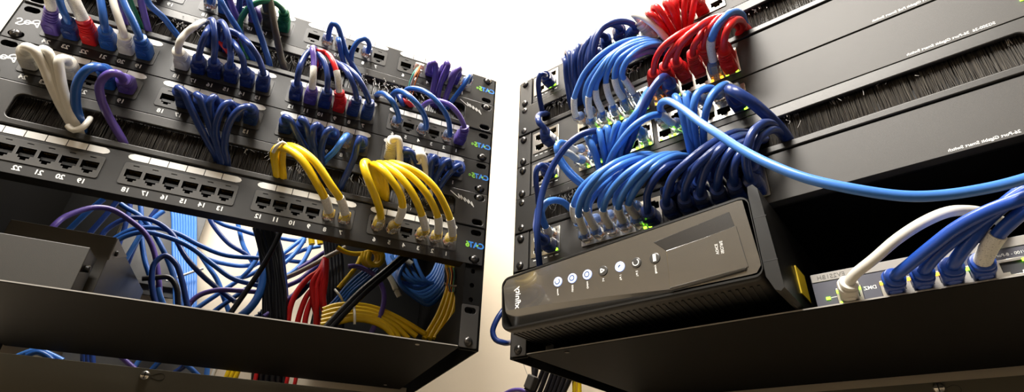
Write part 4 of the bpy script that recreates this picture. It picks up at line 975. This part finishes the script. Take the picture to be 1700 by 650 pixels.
rc(3,9,'t','light blue',[(1128,166,30),(1121,160,42),(1124,164,46),(1132,186,42),(1139,216,30),(1146,248,14),(1150,266,0)],4,r=3.3)
rc(3,10,'t','light blue',[(1148,162,30),(1141,156,42),(1139,160,46),(1143,188,40),(1147,222,26),(1152,262,0)],4,r=3.3)
rc(3,11,'t','light blue',[(1184,158,20),(1182,147,34),(1170,147,42),(1158,155,48),(1152,174,46),(1152,204,34),(1156,240,14),(1158,258,0)],4,r=3.3)
rc(3,12,'t','light blue',[(1216,148,16),(1206,141,28),(1196,144,40),(1183,157,46),(1174,178,44),(1169,204,32),(1168,230,14),(1170,248,0)],4,sl=(14,36),r=3.3)
rc(3,12,'b','navy',[(1224,166,24),(1213,152,40),(1212,148,50),(1224,154,54),(1246,168,48),(1272,190,34),(1294,212,14),(1306,228,0)],4,'boot',r=4.6,bl=26)
# lowest switch: light blue clear plugs on the left, navy boots on the right
def lb(c,r,p,**k): rc(5,c,r,'light blue',p,4,r=3.2,**k)
lb(1,'b',[(970,384,18),(962,362,36),(961,346,48),(968,324,58),(986,299,64),(1012,276,62),(1042,262,48),(1076,256,26),(1104,262,0)],sl=(23,47))
lb(2,'b',[(988,378,18),(976,356,36),(973,342,46),(980,320,56),(1000,296,62),(1028,276,60),(1058,264,42),(1088,260,22),(1110,264,0)],sl=(23,48))
lb(3,'b',[(1012,374,18),(1002,354,36),(1004,338,46),(1018,312,56),(1044,286,62),(1076,266,54),(1108,256,30),(1126,264,0)],sl=(23,47))
lb(4,'b',[(1034,366,18),(1027,350,34),(1029,334,46),(1043,308,56),(1068,281,62),(1098,262,52),(1124,256,26),(1136,262,0)],sl=(23,45))
lb(5,'b',[(1056,358,18),(1044,342,34),(1048,326,46),(1062,304,54),(1086,278,58),(1112,262,46),(1138,259,20),(1148,264,0)],sl=(22,43))
lb(1,'t',[(957,366,18),(952,346,36),(956,330,46),(966,312,52),(990,290,56),(1020,272,50),(1050,264,30),(1080,264,0)],sl=(23,47))
lb(2,'t',[(980,362,18),(978,340,34),(988,322,44),(1008,303,50),(1036,284,50),(1064,270,36),(1092,266,0)])
lb(3,'t',[(1004,356,18),(997,336,34),(1002,320,44),(1022,298,50),(1050,280,48),(1078,268,32),(1104,266,0)])
lb(4,'t',[(1028,348,18),(1022,332,34),(1030,314,44),(1050,292,50),(1078,274,46),(1102,266,24),(1120,266,0)])
lb(5,'t',[(1050,340,18),(1046,326,32),(1058,306,44),(1080,284,48),(1106,268,30),(1130,266,0)])
def nb(c,r,p,**k): rc(5,c,r,'navy',p,4,'boot',r=3.35,bl=35,**k)
nb(6,'b',[(1075,346,36),(1075,322,46),(1086,298,54),(1104,279,54),(1122,271,40),(1138,268,18),(1150,268,0)])
nb(7,'b',[(1106,334,38),(1108,316,48),(1118,292,58),(1138,272,62),(1164,250,58),(1192,232,46),(1220,220,26),(1244,220,0)])
nb(8,'b',[(1137,324,38),(1140,306,48),(1154,280,58),(1178,256,60),(1202,238,50),(1226,226,30),(1250,224,0)])
nb(9,'b',[(1163,317,38),(1166,298,48),(1176,274,56),(1194,250,58),(1216,234,44),(1238,226,24),(1256,226,0)])
nb(10,'b',[(1191,308,38),(1194,288,48),(1203,266,54),(1216,248,54),(1234,236,34),(1254,232,0)])
nb(11,'b',[(1219,300,38),(1218,280,48),(1224,262,52),(1238,246,48),(1256,234,24),(1268,232,0)])
nb(12,'b',[(1244,294,38),(1239,272,50),(1240,248,58),(1248,222,60),(1264,206,52),(1282,206,30),(1296,222,0)])
nb(7,'t',[(1112,314,34),(1116,296,44),(1134,276,50),(1160,258,46),(1190,242,26),(1214,232,0)])
nb(8,'t',[(1136,306,34),(1142,288,44),(1160,268,50),(1186,250,42),(1212,238,18),(1226,232,0)])
nb(9,'t',[(1160,298,34),(1166,280,44),(1182,262,48),(1204,246,36),(1232,234,0)])
nb(10,'t',[(1186,290,34),(1190,272,44),(1204,254,48),(1222,242,34),(1244,232,0)])
nb(11,'t',[(1212,284,34),(1216,266,44),(1228,250,46),(1246,238,24),(1262,230,0)])
nb(12,'t',[(1248,270,36),(1251,250,46),(1260,230,52),(1274,218,44),(1288,216,24),(1300,226,0)])
# uplink ports
def uc_(i,x,y,lab,col,pts,ex,kind,**k): return cable('R',lab,col,(x,i*U+y),pts,ex,kind=kind,r=k.pop('r',3.1),grp='uplink patch cables',**k)
uc_(0,51,26.6,'navy booted uplink cable of the topmost rack switch, hooking into the upper brush','navy',[(904,124,34),(897,124,42),(894,134,38),(895,156,24),(899,178,6),(901,186,0)],1,'boot',bl=30)
uc_(2,51,26.6,'navy booted uplink cable of the second rack switch, curling up into the brush','navy',[(904,213,34),(896,205,44),(893,197,44),(896,190,30),(903,189,10),(906,188,0)],1,'boot',bl=30,r=3.3)
uc_(3,51,26.6,'navy booted uplink cable of the third rack switch, dropping into the lower brush','navy',[(906,277,32),(897,274,42),(891,282,42),(890,302,32),(893,324,12),(894,336,0)],4,'boot',bl=28)
uc_(5,51,12.2,'light blue labelled uplink cable arching into the lower brush','light blue',[(912,388,18),(902,366,34),(899,350,44),(905,338,42),(920,332,28),(936,336,12),(947,346,0)],4,'clear',sl=(17,38),r=3.5)
uc_(5,51,26.6,'navy booted uplink cable of the lowest rack switch, half hidden by the hanging cable','navy',[(903,396,32),(894,389,42),(890,380,38),(891,362,22),(893,348,0)],4,'boot',bl=30,r=3.3)
cable('R','navy cable looping out of the left end of the modem behind the rack ear','navy',None,[(850,500,-40),(836,514,-30),(824,532,-24),(818,550,-22),(823,563,-24),(836,568,-30),(852,567,-60)],r=3.2,name='loose_cable',uc=1)
# desktop switch cables
def hc(k,lab,col,pts,**q): return cable('R',lab,col,(298.5 if k<0 else 325.4+15.55*k,347),pts,None,kind='boot',w0=-9,bs=8,bl=23,ba=5.7,grp=None if k<0 else 'cables in the desktop switch',r=q.pop('r',3.9),**q)
hc(-1,'white cable bowing up from the first lone port of the desktop switch','white',[(1409,470,12),(1418,456,18),(1450,430,26),(1490,396,32),(1532,369,34),(1572,352,30),(1606,349,20),(1640,356,6),(1670,372,-8)],r=3.4)
hc(0,'blue cable in the first grouped port of the desktop switch, longest and frontmost','royal blue',[(1487,458,14),(1512,437,24),(1545,410,34),(1590,376,44),(1640,350,52),(1700,328,58),(1780,300,60)],r=3.8)
hc(1,'blue cable in the second grouped port of the desktop switch','royal blue',[(1534,448,14),(1553,424,24),(1580,400,32),(1620,370,40),(1660,344,46),(1700,318,50),(1780,280,54)],r=3.8)
hc(2,'blue cable in the third grouped port of the desktop switch, beside the labelled one','royal blue',[(1582,440,14),(1595,420,24),(1612,398,30),(1634,370,36),(1660,345,42),(1700,314,48),(1770,270,52)],r=3.8)
hc(3,'blue cable with a white label in the fourth grouped port of the desktop switch','royal blue',[(1632,432,14),(1641,412,24),(1656,390,32),(1676,370,38),(1706,346,44),(1770,310,50)],sl=(26,48),r=3.8,slr=.9)
# cables hanging below the right rack
HB='cables hanging under the right rack'
for i,(a,c) in enumerate((((886,596),(884,680)),((893,600),(872,680)),((905,604),(866,690)),((912,606),(876,694)),((921,608),(886,694)),((927,610),(894,694)),((934,612),(900,694)),((941,616),(908,694)),((950,618),(914,690)))):
    cable('R','black cable in the bunch hanging below the left end of the right rack','black',None,[(a[0]+8,a[1]-40,-250),(a[0],a[1],-255),((a[0]+c[0])/2+2,(a[1]+c[1])/2,-255),(c[0],c[1],-258)],r=3.6,grp=HB,name='loose_cable')
for x,l in ((953,'yellow cable hanging below the right rack, nearest the black bunch'),(961,'yellow cable hanging below the right rack, farthest right')):
    cable('R',l,'yellow',None,[(x-2,580,-262),(x,620,-264),(x+1,660,-264),(x,700,-264)],r=3.4,grp=HB,name='loose_cable')
cable('R','thin grey wire hanging beside the black power adapter','grey',None,[(866,590,-265),(870,606,-268),(876,622,-268),(883,640,-266)],r=.5,name='bare_wire',cat='wire')
cable('R','dark purple cable curving in at the bottom left of the black bunch','purple',None,[(836,654,-240),(852,647,-240),(870,648,-242),(886,660,-246)],r=3.2,name='loose_cable')
p=un('R',882,634,-240); t=thing('power_adapter','small black power adapter hanging below the left end of the right rack','power adapter','R',tuple(p))
b=MB(); b.box(p.x-7,p.x+7,p.y-10,p.y+10,p.z-6,p.z+6); o=b.build('housing',mat('adapter_plastic',(.06,.055,.05),.5),t,tuple(p),bevel=1.5); o.rotation_euler=(0,.45,0)
b=MB(); b.box(p.x-6,p.x+6,p.y+10,p.y+13,p.z-4,p.z+4); o=b.build('strain_relief',black_m,t,tuple(p),bevel=1); o.rotation_euler=(0,.45,0)
# ------------------------------------------------------------------ light and camera
def area(name,lab,p,size,power,col,target=None):
    t=bpy.data.objects.new(name,None); C.objects.link(t); t.location=p; t['label']=lab; t['category']='ceiling light'
    me=bpy.data.meshes.new('housing'); sx,sy=size[0]/2,size[1]/2
    me.from_pydata([(x,y,z) for x in (-sx-.03,sx+.03) for y in (-sy-.03,sy+.03) for z in (0,.045)],[],[(0,1,3,2),(4,6,7,5),(0,4,5,1),(2,3,7,6),(0,2,6,4),(1,5,7,3)]); me.materials.append(ceil_m); link('housing',me,t)
    l=bpy.data.lights.new('lamp','AREA'); l.shape='RECTANGLE'; l.size=size[0]; l.size_y=size[1]; l.energy=power; l.color=col
    o=bpy.data.objects.new('lamp',l); C.objects.link(o); o.parent=t; o.location=(0,0,-.006)
    return t
area('ceiling_light','long ceiling light panel in front of the racks, towards the left',(-.5,-.4,HC-.06),(1.0,.35),48,(1,.96,.9))
area('ceiling_light','long ceiling light panel close to the wall above the racks',(-.05,.52,HC-.06),(1.2,.25),20,(1,.96,.9))


w=bpy.data.worlds.new('World'); bpy.context.scene.world=w; w.use_nodes=True
w.node_tree.nodes['Background'].inputs[0].default_value=(1,.97,.9,1); w.node_tree.nodes['Background'].inputs[1].default_value=.02
cam=bpy.data.cameras.new('camera'); cam.sensor_width=36; cam.lens=FPX*36/1700; cam.clip_start=.01
co=bpy.data.objects.new('camera',cam); C.objects.link(co)
def cw(r): return Vector((r[0],r[2],-r[1]))
X,Yv,Z=cw(M0[0]),-cw(M0[1]),-cw(M0[2])
co.matrix_world=Matrix(((X.x,Yv.x,Z.x,0),(X.y,Yv.y,Z.y,0),(X.z,Yv.z,Z.z,CAMZ),(0,0,0,1)))
sc=bpy.context.scene; sc.camera=co
sc.view_settings.view_transform='Standard'; sc.view_settings.look='None'; sc.view_settings.gamma=1; sc.view_settings.use_curve_mapping=False
sc.view_settings.exposure=0.86
